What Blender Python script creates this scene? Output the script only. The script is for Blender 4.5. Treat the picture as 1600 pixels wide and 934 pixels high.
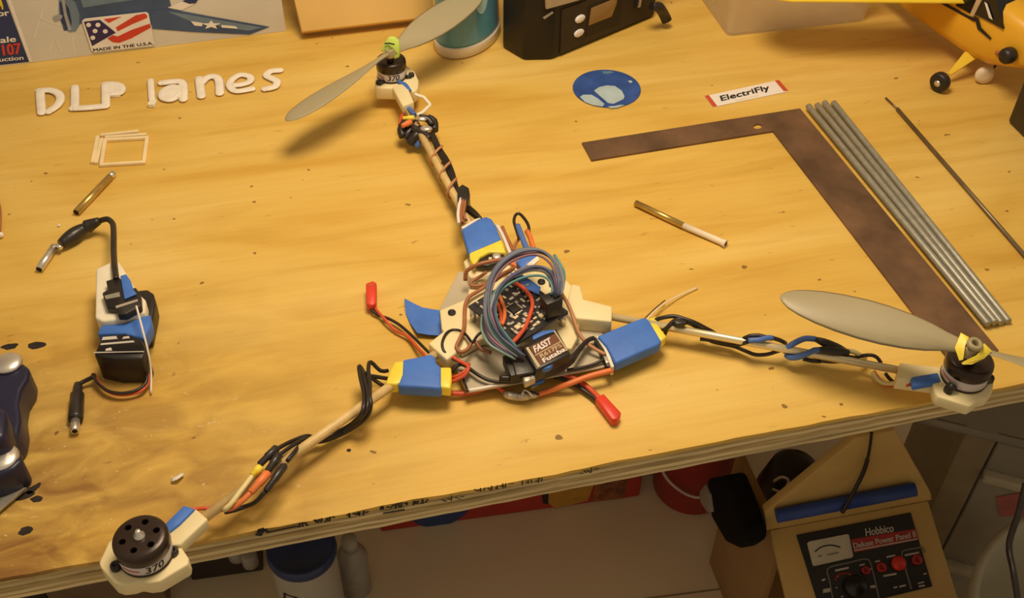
import bpy, bmesh, math, random
from mathutils import Vector, Matrix
R = math.radians
random.seed(7)
for o in list(bpy.data.objects): bpy.data.objects.remove(o, do_unlink=True)
scene = bpy.context.scene
COL = scene.collection

# ------------------------------------------------------------------ camera
F_PX, PITCH, ROLL, CAM_H = 1703.32, 0.765427, 0.015137, 0.54599
W_PX, H_PX = 1600.0, 934.0
FWD = Vector((0, math.cos(PITCH), -math.sin(PITCH)))
_r = Vector((1, 0, 0)); _u = _r.cross(FWD)
RGT = _r * math.cos(ROLL) + _u * math.sin(ROLL)
UPV = -_r * math.sin(ROLL) + _u * math.cos(ROLL)
EYE = Vector((0, 0, CAM_H))
cd = bpy.data.cameras.new('camera'); cam = bpy.data.objects.new('camera', cd); COL.objects.link(cam)
cd.sensor_width = 36.0; cd.lens = 36.0 * F_PX / W_PX; cd.clip_start = 0.02; cd.clip_end = 20
m3 = Matrix((RGT, UPV, -FWD)).transposed()
cam.matrix_world = Matrix.Translation(EYE) @ m3.to_4x4()
scene.camera = cam

# ------------------------------------------------------------------ world, lamp, exposure
world = bpy.data.worlds.new('room_ambience'); scene.world = world; world.use_nodes = True
bg = world.node_tree.nodes['Background']
bg.inputs[0].default_value = (1.0, 0.80, 0.55, 1); bg.inputs[1].default_value = 0.36
ld = bpy.data.lights.new('ceiling_lamp', 'AREA'); ld.shape = 'DISK'; ld.size = 0.32
ld.color = (1.0, 0.80, 0.56); ld.energy = 5.9
lamp = bpy.data.objects.new('ceiling_lamp', ld); COL.objects.link(lamp)
lamp.location = (0.01, 0.62, 0.77)
vs = scene.view_settings
vs.view_transform = 'Standard'; vs.look = 'None'; vs.gamma = 1.0; vs.use_curve_mapping = False
vs.exposure = 0.0

# ------------------------------------------------------------------ helpers
def ray(x, y):
    return (FWD + RGT * ((x - W_PX / 2) / F_PX) + UPV * ((H_PX / 2 - y) / F_PX))
def U(x, y, z=0.0):                       # where the bench-parallel plane at height z shows at (x, y)
    d = ray(x, y); return EYE + d * ((z - EYE.z) / d.z)
def UP(x, y, p, n):                       # the same for any plane
    d = ray(x, y); n = Vector(n); return EYE + d * ((Vector(p) - EYE).dot(n) / d.dot(n))
def C(x0, y0, s, pts): return [(x0 + p[0] / s, y0 + p[1] / s) + tuple(p[2:]) for p in pts]
def lin(c):
    c /= 255.0
    return c / 12.92 if c <= 0.04045 else ((c + 0.055) / 1.055) ** 2.4
ILL = (1.02, 0.84, 0.60)
def D(r, g, b, k=1.0):                    # colour as seen under the warm lamp -> albedo
    return tuple(min(0.9, lin(v) * k / i) for v, i in zip((r, g, b), ILL))

MATS = {}
def mat(name, col, rough=0.5, metal=0.0, var=0.08, scale=60.0, bump=0.0, bscale=None, spec=0.5, trans=0.0, alpha=1.0, coat=0.0, stretch=None):
    if name in MATS: return MATS[name]
    m = bpy.data.materials.new(name); m.use_nodes = True; MATS[name] = m
    nt = m.node_tree; b = nt.nodes['Principled BSDF']
    tc = nt.nodes.new('ShaderNodeTexCoord'); nz = nt.nodes.new('ShaderNodeTexNoise')
    nz.inputs['Scale'].default_value = scale; nz.inputs['Detail'].default_value = 4
    if stretch:
        mp_ = nt.nodes.new('ShaderNodeMapping'); mp_.inputs['Scale'].default_value = stretch
        nt.links.new(tc.outputs['Object'], mp_.inputs['Vector']); nt.links.new(mp_.outputs['Vector'], nz.inputs['Vector'])
    else: nt.links.new(tc.outputs['Object'], nz.inputs['Vector'])
    cr = nt.nodes.new('ShaderNodeValToRGB')
    cr.color_ramp.elements[0].position = 0.3; cr.color_ramp.elements[1].position = 0.7
    cr.color_ramp.elements[0].color = tuple(c * (1 - var) for c in col) + (1,)
    cr.color_ramp.elements[1].color = tuple(min(1, c * (1 + var)) for c in col) + (1,)
    nt.links.new(nz.outputs['Fac'], cr.inputs['Fac']); nt.links.new(cr.outputs['Color'], b.inputs['Base Color'])
    b.inputs['Roughness'].default_value = rough; b.inputs['Metallic'].default_value = metal
    b.inputs['Specular IOR Level'].default_value = spec
    b.inputs['Transmission Weight'].default_value = trans; b.inputs['Alpha'].default_value = alpha
    b.inputs['Coat Weight'].default_value = coat
    if bump:
        n2 = nt.nodes.new('ShaderNodeTexNoise'); n2.inputs['Scale'].default_value = bscale or scale * 2
        n2.inputs['Detail'].default_value = 3
        bp = nt.nodes.new('ShaderNodeBump'); bp.inputs['Strength'].default_value = bump; bp.inputs['Distance'].default_value = 0.002
        nt.links.new(tc.outputs['Object'], n2.inputs['Vector'])
        nt.links.new(n2.outputs['Fac'], bp.inputs['Height']); nt.links.new(bp.outputs['Normal'], b.inputs['Normal'])
    return m

class MB:
    def __init__(s): s.v = []; s.f = []; s.sm = []
    def add(s, vs, fs, smooth=False):
        o = len(s.v); s.v += [Vector(v) for v in vs]
        for f in fs: s.f.append(tuple(i + o for i in f)); s.sm.append(smooth)
        return s
    def box(s, c, d, rot=None):
        c = Vector(c); M = rot if rot is not None else Matrix.Identity(3)
        vs = [c + M @ Vector((sx * d[0] / 2, sy * d[1] / 2, sz * d[2] / 2)) for sz in (-1, 1) for sy in (-1, 1) for sx in (-1, 1)]
        return s.add(vs, [(0, 2, 3, 1), (4, 5, 7, 6), (0, 1, 5, 4), (2, 6, 7, 3), (0, 4, 6, 2), (1, 3, 7, 5)])
    def tube(s, pts, r, n=8, cap=True, flat=1.0, up=None):
        pts = [Vector(p) for p in pts]; N = len(pts)
        rr = r if isinstance(r, (list, tuple)) else [r] * N
        t0 = (pts[1] - pts[0]).normalized()
        ref = Vector(up) if up is not None else (Vector((0, 0, 1)) if abs(t0.z) < 0.9 else Vector((1, 0, 0)))
        vs = []
        for i, p in enumerate(pts):
            t = (pts[min(i + 1, N - 1)] - pts[max(i - 1, 0)])
            t = t.normalized() if t.length > 1e-9 else t0
            a = ref - t * ref.dot(t)
            if a.length < 1e-5: a = t.orthogonal()
            a.normalize(); b = t.cross(a)
            if up is None: ref = a
            for k in range(n):
                th = 2 * math.pi * k / n
                vs.append(p + (a * math.cos(th) * flat + b * math.sin(th)) * rr[i])
        fs = [(i * n + k, i * n + (k + 1) % n, (i + 1) * n + (k + 1) % n, (i + 1) * n + k) for i in range(N - 1) for k in range(n)]
        s.add(vs, fs, True)
        if cap:
            o = len(s.v) - len(vs)
            s.f.append(tuple(o + k for k in reversed(range(n)))); s.sm.append(False)
            s.f.append(tuple(o + (N - 1) * n + k for k in range(n))); s.sm.append(False)
        return s
    def lathe(s, prof, org, axis=(0, 0, 1), n=32, smooth=True, close=True, sx=1.0, sy=1.0, xdir=None):
        ax = Vector(axis).normalized(); a = Vector(xdir) if xdir is not None else ax.orthogonal()
        a = (a - ax * a.dot(ax)).normalized(); b = ax.cross(a); org = Vector(org); vs = []
        for (r, h) in prof:
            for k in range(n):
                th = 2 * math.pi * k / n
                vs.append(org + ax * h + (a * math.cos(th) * sx + b * math.sin(th) * sy) * r)
        P = len(prof)
        fs = [(i * n + k, i * n + (k + 1) % n, (i + 1) * n + (k + 1) % n, (i + 1) * n + k) for i in range(P - 1) for k in range(n)]
        s.add(vs, fs, smooth)
        if close:
            o = len(s.v) - len(vs)
            if prof[0][0] > 1e-6: s.f.append(tuple(o + k for k in reversed(range(n)))); s.sm.append(False)
            if prof[-1][0] > 1e-6: s.f.append(tuple(o + (P - 1) * n + k for k in range(n))); s.sm.append(False)
        return s
    def prism(s, poly, vec):              # 3D polygon pushed along vec
        vec = Vector(vec); n = len(poly); poly = [Vector(p) for p in poly]
        nn = Vector((0, 0, 0))
        for i in range(n): nn += poly[i].cross(poly[(i + 1) % n])
        if nn.dot(vec) > 0: poly = poly[::-1]
        vs = poly + [p + vec for p in poly]
        fs = [tuple(range(n)), tuple(reversed(range(n, 2 * n)))]
        fs += [(i, i + n, (i + 1) % n + n, (i + 1) % n) for i in range(n)]
        return s.add(vs, fs)
    def ball(s, c, r, n=12, m=8, sc=(1, 1, 1)):
        prof = [(max(1e-7, math.sin(math.pi * i / m)), -math.cos(math.pi * i / m)) for i in range(m + 1)]
        t = MB().lathe(prof, (0, 0, 0), n=n)
        return s.add([Vector(c) + Vector((v.x * sc[0], v.y * sc[1], v.z * sc[2])) * r for v in t.v], t.f, True)
    def build(s, name, m, parent=None, bevel=0.0, seg=2, label=None, split=False):
        me = bpy.data.meshes.new(name)
        if parent is not None:
            root = parent
            while root.parent: root = root.parent
            org = Vector(root.location)
        else:
            lo = Vector((min(v.x for v in s.v), min(v.y for v in s.v), min(v.z for v in s.v)))
            hi = Vector((max(v.x for v in s.v), max(v.y for v in s.v), max(v.z for v in s.v)))
            org = Vector(((lo.x + hi.x) / 2, (lo.y + hi.y) / 2, lo.z))
        me.from_pydata([v - org for v in s.v], [], s.f)
        for p, q in zip(me.polygons, s.sm): p.use_smooth = q
        if bevel:
            bm = bmesh.new(); bm.from_mesh(me)
            bmesh.ops.remove_doubles(bm, verts=bm.verts, dist=1e-7)
            es = [e for e in bm.edges if len(e.link_faces) == 2 and e.calc_face_angle(0) > 0.5]
            bmesh.ops.bevel(bm, geom=es, offset=bevel, segments=seg, profile=0.5, affect='EDGES', clamp_overlap=True)
            if seg > 1:
                for f in bm.faces: f.smooth = True
            bm.to_mesh(me); bm.free()
            if seg > 1: me.set_sharp_from_angle(angle=R(50))
        me.materials.append(m); me.update()
        ob = bpy.data.objects.new(name, me); COL.objects.link(ob)
        if parent is None: ob.location = org
        else: ob.parent = parent
        if label: ob['label'] = label
        return ob

def tag(o, label, cat, group=None):
    o['label'] = label; o['category'] = cat
    if group: o['group'] = group
    return o
def struct(o): o['kind'] = 'structure'; return o
def thing(name, label, cat, loc, group=None):
    o = bpy.data.objects.new(name, None); COL.objects.link(o); o.location = loc; o.empty_display_size = 0.01
    return tag(o, label, cat, group)
def smooth_path(pts, step=0.0022):
    P = [Vector(p) for p in pts]
    if len(P) < 3: return P
    out = []
    for i in range(len(P) - 1):
        p0 = P[i - 1] if i else P[0] * 2 - P[1]
        p1, p2 = P[i], P[i + 1]
        p3 = P[i + 2] if i + 2 < len(P) else P[-1] * 2 - P[-2]
        k = max(2, min(24, int((p2 - p1).length / step)))
        for j in range(k):
            t = j / k
            out.append(0.5 * ((2 * p1) + (p2 - p0) * t + (2 * p0 - 5 * p1 + 4 * p2 - p3) * t * t + (3 * p1 - p0 - 3 * p2 + p3) * t ** 3))
    out.append(P[-1]); return out
def path(pts, z=None): return [U(p[0], p[1], p[2] if len(p) > 2 else z) for p in pts]
def wire(name, pts, r, m, parent, z=None, n=7, label=None, flat=1.0):
    return MB().tube(smooth_path(path(pts, z)), r, n=n, flat=flat).build(name, m, parent, label=label)
def slab(name, pts, ztop, thick, m, parent=None, bevel=0.0, seg=2, label=None):
    poly = [U(p[0], p[1], ztop) for p in pts]
    return MB().prism(poly, (0, 0, -thick)).build(name, m, parent, bevel, seg, label)
def text_mesh(s, size=1.0):
    cu = bpy.data.curves.new('t', 'FONT'); cu.body = s; cu.size = size; cu.resolution_u = 3
    cu.align_x = 'LEFT'
    ob = bpy.data.objects.new('t', cu); COL.objects.link(ob)
    dg = bpy.context.evaluated_depsgraph_get(); dg.update()
    me = bpy.data.meshes.new_from_object(ob.evaluated_get(dg))
    vs = [v.co.copy() for v in me.vertices]; fs = [tuple(p.vertices) for p in me.polygons]
    bpy.data.objects.remove(ob); bpy.data.curves.remove(cu); bpy.data.meshes.remove(me)
    return vs, fs
def text_on(name, s, tl, tr, bl, m, parent, n_off=0.0003, bold=0.0, shear=0.0):
    """lettering fitted to the parallelogram with corners top-left, top-right, bottom-left"""
    vs, fs = text_mesh(s)
    x0, x1 = min(v.x for v in vs), max(v.x for v in vs); y0, y1 = min(v.y for v in vs), max(v.y for v in vs)
    ex, ey = tr - tl, tl - bl; nrm = ex.cross(ey).normalized()
    mb = MB()
    for dx in ((-bold, bold) if bold else (0,)):
        for dy in ((-bold, bold) if bold else (0,)):
            mb.add([bl + ex * ((v.x - x0) / (x1 - x0) + dx + shear * (v.y - y0)) + ey * ((v.y - y0) / (y1 - y0) + dy * 2) + nrm * (n_off + (dx + dy) * 0.0006) for v in vs], fs)
    return mb.build(name, m, parent)

# ------------------------------------------------------------------ materials
def wood_top():
    m = bpy.data.materials.new('plywood_face'); m.use_nodes = True; nt = m.node_tree; N = nt.nodes; L = nt.links
    b = N['Principled BSDF']; tc = N.new('ShaderNodeTexCoord')
    def noise(sx, sy, scale, detail=4, dist=0.0, off=(0, 0, 0)):
        mp = N.new('ShaderNodeMapping'); mp.inputs['Scale'].default_value = (sx, sy, 1); mp.inputs['Location'].default_value = off
        nz = N.new('ShaderNodeTexNoise'); nz.inputs['Scale'].default_value = scale; nz.inputs['Detail'].default_value = detail
        nz.inputs['Distortion'].default_value = dist
        L.new(tc.outputs['Object'], mp.inputs['Vector']); L.new(mp.outputs['Vector'], nz.inputs['Vector']); return nz.outputs['Fac']
    def ramp(fac, stops):
        r = N.new('ShaderNodeValToRGB'); e = r.color_ramp.elements
        while len(e) > 1: e.remove(e[-1])
        e[0].position = stops[0][0]; e[0].color = tuple(stops[0][1]) + (1,)
        for p, c in stops[1:]:
            k = e.new(p); k.color = tuple(c) + (1,)
        L.new(fac, r.inputs['Fac']); return r.outputs['Color']
    def mix(fac, a, bb, mode='MIX'):
        x = N.new('ShaderNodeMix'); x.data_type = 'RGBA'; x.blend_type = mode
        if isinstance(fac, float): x.inputs[0].default_value = fac
        else: L.new(fac, x.inputs[0])
        L.new(a, x.inputs[6])
        if isinstance(bb, tuple): x.inputs[7].default_value = bb + (1,)
        else: L.new(bb, x.inputs[7])
        return x.outputs[2]
    # broad rotary-cut bands, finer figure, hairline grain
    band = ramp(noise(1.0, 4.2, 2.6, 3, 1.2), [(0.28, (0.63, 0.375, 0.066)), (0.44, (0.70, 0.455, 0.100)), (0.60, (0.745, 0.505, 0.135)), (0.78, (0.78, 0.55, 0.170))])
    fig = ramp(noise(2.2, 16, 3.0, 5, 0.8, (3, 1, 0)), [(0.30, (0.90, 0.86, 0.76)), (0.50, (1, 1, 1)), (0.72, (1.03, 1.04, 1.08))])
    c = mix(1.0, band, fig, 'MULTIPLY')
    hair = ramp(noise(5, 120, 3.0, 3, 0.2), [(0.35, (0.97, 0.955, 0.92)), (0.6, (1, 1, 1))])
    c = mix(1.0, c, hair, 'MULTIPLY')
    # short dark pores / checks
    chk = ramp(noise(14, 60, 4.0, 2, 0.5, (9, 4, 0)), [(0.715, (0, 0, 0)), (0.80, (.7, .7, .7))])
    c = mix(chk, c, (0.30, 0.15, 0.035))
    # work grime, heavier over the worn front left corner
    sep = N.new('ShaderNodeSeparateXYZ'); L.new(tc.outputs['Object'], sep.inputs[0])
    def mrange(v, a, bb2):
        q = N.new('ShaderNodeMapRange'); q.inputs[1].default_value = a; q.inputs[2].default_value = bb2; L.new(v, q.inputs[0]); return q.outputs[0]
    def mul(a, bb2):
        q = N.new('ShaderNodeMath'); q.operation = 'MULTIPLY'; L.new(a, q.inputs[0])
        if isinstance(bb2, float): q.inputs[1].default_value = bb2
        else: L.new(bb2, q.inputs[1])
        return q.outputs[0]
    gx = mrange(sep.outputs[0], 0.06, -0.16); gy = mrange(sep.outputs[1], 0.64, 0.44)
    gr = ramp(noise(5, 9, 5.0, 5, 0.6, (2, 7, 0)), [(0.34, (0.15, 0.15, 0.15)), (0.62, (1, 1, 1))])
    c = mix(mul(mul(mul(gx, gy), gr), 0.95), c, (0.24, 0.11, 0.03))
    # pale sawdust flecks there
    fl = ramp(noise(60, 90, 3.0, 2, 1.2, (1, 1, 0)), [(0.70, (0, 0, 0)), (0.73, (1, 1, 1))])
    c = mix(mul(mul(gx, gy), fl), c, (0.75, 0.58, 0.33))
    # sparse dark dots all over
    dots = ramp(noise(30, 34, 3.6, 1, 0.0, (5, 5, 0)), [(0.775, (0, 0, 0)), (0.80, (1, 1, 1))])
    c = mix(mul(dots, 0.8), c, (0.16, 0.08, 0.02))
    L.new(c, b.inputs['Base Color']); b.inputs['Roughness'].default_value = 0.5; b.inputs['Specular IOR Level'].default_value = 0.25
    bp = N.new('ShaderNodeBump'); bp.inputs['Strength'].default_value = 0.15; bp.inputs['Distance'].default_value = 0.001
    L.new(noise(5, 120, 3.0, 3), bp.inputs['Height']); L.new(bp.outputs['Normal'], b.inputs['Normal'])
    return m
M_PLY = wood_top()
M_EDGE_L = mat('ply_edge_long_grain', (0.66, 0.52, 0.28), 0.75, var=0.25, scale=60, bump=0.35, stretch=(.25, 1, 4))
M_EDGE_D = mat('ply_edge_end_grain', (0.44, 0.32, 0.14), 0.8, var=0.3, scale=60, bump=0.4, stretch=(.35, 1, 4))
M_CREAM = mat('cream_plastic', (0.82, 0.70, 0.40), 0.5, var=0.05, scale=30, bump=0.06)
M_CREAM2 = mat('pale_foam', (0.84, 0.77, 0.60), 0.7, var=0.05, scale=80, bump=0.15)
M_LETTER = mat('white_putty', (0.86, 0.78, 0.66), 0.6, var=0.06, scale=90, bump=0.25)
M_BLUE = mat('blue_painter_tape', (0.055, 0.175, 0.60), 0.55, var=0.12, scale=45, bump=0.35, bscale=70)
M_YEL = mat('yellow_heat_shrink', (0.86, 0.68, 0.06), 0.4, var=0.1, scale=60, bump=0.1)
M_GREEN = mat('lime_tape', (0.55, 0.72, 0.12), 0.5, var=0.1)
M_BLK = mat('black_plastic', (0.018, 0.014, 0.012), 0.42, var=0.3, scale=60)
M_BLKW = mat('black_wire', (0.022, 0.015, 0.012), 0.38, var=0.2)
M_SHRINK = mat('black_heat_shrink', (0.028, 0.022, 0.02), 0.35, var=0.2, bump=0.2)
M_REDW = mat('red_wire', (0.62, 0.085, 0.03), 0.45, var=0.15)
M_ORNW = mat('orange_wire', (0.78, 0.20, 0.05), 0.45, var=0.1)
M_BRNW = mat('brown_wire', (0.36, 0.13, 0.05), 0.45, var=0.15)
M_TANW = mat('tan_wire', (0.50, 0.23, 0.10), 0.5, var=0.1)
M_WHTW = mat('white_wire', (0.82, 0.74, 0.66), 0.5, var=0.05)
M_YELW = mat('cream_wire', (0.78, 0.68, 0.33), 0.5, var=0.05)
M_BLUW = mat('blue_wire', (0.08, 0.17, 0.50), 0.45, var=0.1)
M_REDC = mat('red_connector', (0.72, 0.05, 0.025), 0.4, var=0.08)
M_DOWEL = mat('tan_dowel', (0.66, 0.47, 0.20), 0.45, var=0.12, scale=120, bump=0.1)
M_BRASSROD = mat('pale_gold_tube', (0.86, 0.74, 0.46), 0.28, 0.55, var=0.06)
M_BRASS = mat('brass', (0.62, 0.43, 0.13), 0.3, 0.8, var=0.15)
M_ALU = mat('aluminium', (0.78, 0.74, 0.68), 0.35, 0.85, var=0.06)
M_STEEL = mat('grey_steel', (0.34, 0.325, 0.26), 0.42, 0.35, var=0.12, scale=200)
M_PLATE = mat('grey_base_plate', (0.52, 0.45, 0.32), 0.4, 0.1, var=0.1, scale=25)
M_PROP = mat('grey_propeller_plastic', (0.37, 0.315, 0.185), 0.42, var=0.05, scale=20)
M_BELL = mat('dark_brown_anodised_metal', (0.040, 0.024, 0.017), 0.30, 0.35, var=0.15)
M_HOLE = mat('dark_cavity', (0.006, 0.004, 0.003), 0.9, var=0.1)
M_LABEL = mat('motor_label_paper', (0.66, 0.60, 0.60), 0.45, var=0.04)
M_INK = mat('black_ink', (0.012, 0.010, 0.010), 0.6, var=0.1)
M_REDINK = mat('red_ink', (0.48, 0.03, 0.03), 0.5, var=0.1)
M_WHITEINK = mat('white_ink', (0.80, 0.74, 0.68), 0.5, var=0.04)
M_PCB = mat('black_circuit_board', (0.020, 0.018, 0.022), 0.4, var=0.4, scale=150)
M_PCBB = mat('blue_circuit_edge', (0.03, 0.05, 0.20), 0.4, var=0.2)
M_CHIP = mat('silver_component', (0.62, 0.56, 0.47), 0.35, 0.5, var=0.15)
M_CHIPT = mat('tan_component', (0.72, 0.60, 0.38), 0.4, var=0.15)
M_SOLDER = mat('solder_wrap', (0.52, 0.46, 0.38), 0.35, 0.6, var=0.3, scale=180, bump=0.6)
M_RUST = mat('rusty_square_placeholder', (0.2, 0.1, 0.05))

# ------------------------------------------------------------------ the bench, floor, wall
BANG = R(14.292)
EX = Vector((math.cos(BANG), math.sin(BANG), 0)); EY = Vector((-math.sin(BANG), math.cos(BANG), 0)); EZ = Vector((0, 0, 1))
FRONT_V = U(800, 752).dot(EY)
FLOOR_Z = -0.74
def BP(u, v, z=0.0): return EX * u + EY * v + EZ * z
bench = thing('workbench', 'large plywood workbench top with a worn layered front edge', 'workbench', (0, 0, FLOOR_Z))
bench.rotation_euler = (0, 0, BANG)
U0, U1, V1 = -0.80, 1.05, FRONT_V + 0.86
def bench_part(name, verts, faces, m, label=None):
    me = bpy.data.meshes.new(name); me.from_pydata([(v[0], v[1], v[2] - FLOOR_Z) for v in verts], [], faces); me.materials.append(m); me.update()
    o = bpy.data.objects.new(name, me); COL.objects.link(o); o.parent = bench
    if label: o['label'] = label
    return o
PT = 0.0212 / 7
rng = random.Random(3)
for k in range(7):
    z1 = -k * PT - .0002; z0 = z1 - PT + (0.00015 if k % 2 else 0)
    n = 185; off = 0.0 if k == 0 else rng.uniform(-0.0004, 0.0006)
    jit = [0.0]
    for i in range(n): jit.append(max(-0.0011, min(0.0011, jit[-1] * 0.7 + rng.uniform(-0.0006, 0.0006))))
    fr = [(U0 + (U1 - U0) * i / n, FRONT_V + off + jit[i] * (0.7 if k else 1.0)) for i in range(n + 1)]
    top = [(u, v, z1) for u, v in fr] + [(U1, V1, z1), (U0, V1, z1)]
    N_ = len(top); vs = top + [(a, b, z0) for a, b, _ in top]
    fs = [tuple(range(N_)), tuple(reversed(range(N_, 2 * N_)))] + [(i, i + N_, (i + 1) % N_ + N_, (i + 1) % N_) for i in range(N_)]
    bench_part('ply', vs, fs, M_PLY if k == 0 else (M_EDGE_L if k % 2 == 0 else M_EDGE_D),
               'worn golden top veneer of the plywood' if k == 0 else None)
def bbox_part(name, a, b, m, label=None):
    (x0, y0, z0), (x1, y1, z1) = a, b
    vs = [(x, y, z) for z in (z0, z1) for y in (y0, y1) for x in (x0, x1)]
    return bench_part(name, vs, [(0, 2, 3, 1), (4, 5, 7, 6), (0, 1, 5, 4), (2, 6, 7, 3), (0, 4, 6, 2), (1, 3, 7, 5)], m, label)
M_LUMBER = mat('bench_lumber', (0.42, 0.28, 0.12), 0.7, var=0.2, scale=30)
for lu in (U0 + 0.03, U1 - 0.12):
    for lv in (FRONT_V + 0.06, V1 - 0.14):
        bbox_part('leg', (lu, lv, FLOOR_Z), (lu + 0.09, lv + 0.09, -0.0212), M_LUMBER)
# holes and burnt spots in the veneer
def bspot(name, px, py, rx, ry, m, ang=0.0, seed=1, n=14, z=-0.0001):
    c = U(px, py); rg = random.Random(seed); pts = []
    for i in range(n):
        t = 2 * math.pi * i / n; k = rg.uniform(0.82, 1.12)
        x, y = rx * k * math.cos(t), ry * k * math.sin(t)
        p = c + Vector((x * math.cos(ang) - y * math.sin(ang), x * math.sin(ang) + y * math.cos(ang), 0))
        pts.append((p.dot(EX), p.dot(EY), z))
    return bench_part(name, pts, [tuple(range(n))], m)
M_BURN = mat('scorched_wood', (0.020, 0.012, 0.008), 0.8, var=0.4, scale=200)
for i, (x, y, rx, ry, a) in enumerate([(57, 539, .0062, .0036, .1), (15, 541, .006, .003, .2), (52, 763, .005, .0026, .9), (57, 779, .004, .0024, 0), (36, 774, .008, .0034, .3), (40, 829, .0042, .0030, .2), (545, 703, .0014, .0014, 0)]):
    bspot('burn_mark', x, y, rx, ry, M_BURN, a, i)
# black stencil on the front edge
M_STAMP = mat('edge_stamp_ink', (0.02, 0.016, 0.012), 0.8, var=0.5, scale=300)
st_v, st_f = [], []
def stroke(u0, z0, u1, z1, w):
    d = Vector((u1 - u0, z1 - z0)); n_ = Vector((-d.y, d.x)).normalized() * w / 2; o = len(st_v)
    for (a, b) in ((u0 - n_.x, z0 - n_.y), (u0 + n_.x, z0 + n_.y), (u1 + n_.x, z1 + n_.y), (u1 - n_.x, z1 - n_.y)):
        st_v.append((a, FRONT_V - 0.00135, b))
    st_f.append((o, o + 3, o + 2, o + 1))
def epx(x, y):
    p = UP(x, y, BP(0, FRONT_V), -EY); return p.dot(EX), p.z
def stroke_px(x0, y0, x1, y1, w=0.0014):
    a = epx(x0, y0); b = epx(x1, y1); stroke(a[0], a[1], b[0], b[1], w)
stroke_px(403, 834, 409, 825, .004); stroke_px(403, 826, 413, 823, .003); stroke_px(413, 823, 418, 828, .002); stroke_px(416, 829, 463, 819, .0016)
sr = random.Random(11)
for (xa, xb, y) in ((463, 478, 818), (489, 523, 812), (541, 574, 803), (594, 640, 791), (645, 664, 783), (690, 722, 778), (740, 800, 764), (815, 850, 752), (905, 932, 735)):
    x = xa; heavy = xa < 660
    while x < xb:
        yy = y - (x - xa) * 0.17; h = sr.uniform(2.5, 4.2)
        if sr.random() < 0.55: stroke_px(x, yy + h, x + sr.uniform(-1, 2), yy - h, .0013 if heavy else .0008)
        else: stroke_px(x, yy + sr.uniform(-3, 3), x + 5, yy + sr.uniform(-3, 3), .0013 if heavy else .0008)
        x += sr.uniform(3, 6)
stroke_px(598, 799, 632, 793, .0016)
bench_part('edge_stamp', st_v, st_f, M_STAMP, 'black stencilled lettering along the front edge')['kind'] = 'stuff'

M_FLOOR = mat('beige_floor', (0.80, 0.68, 0.48), 0.55, var=0.10, scale=3.0, bump=0.05, bscale=40)
fl = MB().box((0.1, 0.9, FLOOR_Z - 0.02), (5, 5, 0.04)).build('floor', M_FLOOR); struct(fl)
M_SEAM = mat('floor_seam', (0.30, 0.23, 0.15), 0.8)
sa, sb = U(1050, 930, FLOOR_Z), U(1160, 916, FLOOR_Z); dd = (sb - sa).normalized()
MB().box((sa + sb) / 2 + Vector((0, 0, 0.0004)), (3.0, 0.0022, 0.0007), Matrix.Rotation(math.atan2(dd.y, dd.x), 3, 'Z')).build('seam', M_SEAM, fl)
M_WALL = mat('painted_wall', (0.62, 0.55, 0.44), 0.8, var=0.05, scale=4)
wc = BP(0.1, V1 + 0.05, 0.55)
struct(MB().box(wc, (5, 0.08, 2.6), Matrix.Rotation(BANG, 3, 'Z')).build('wall_back', M_WALL))

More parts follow.
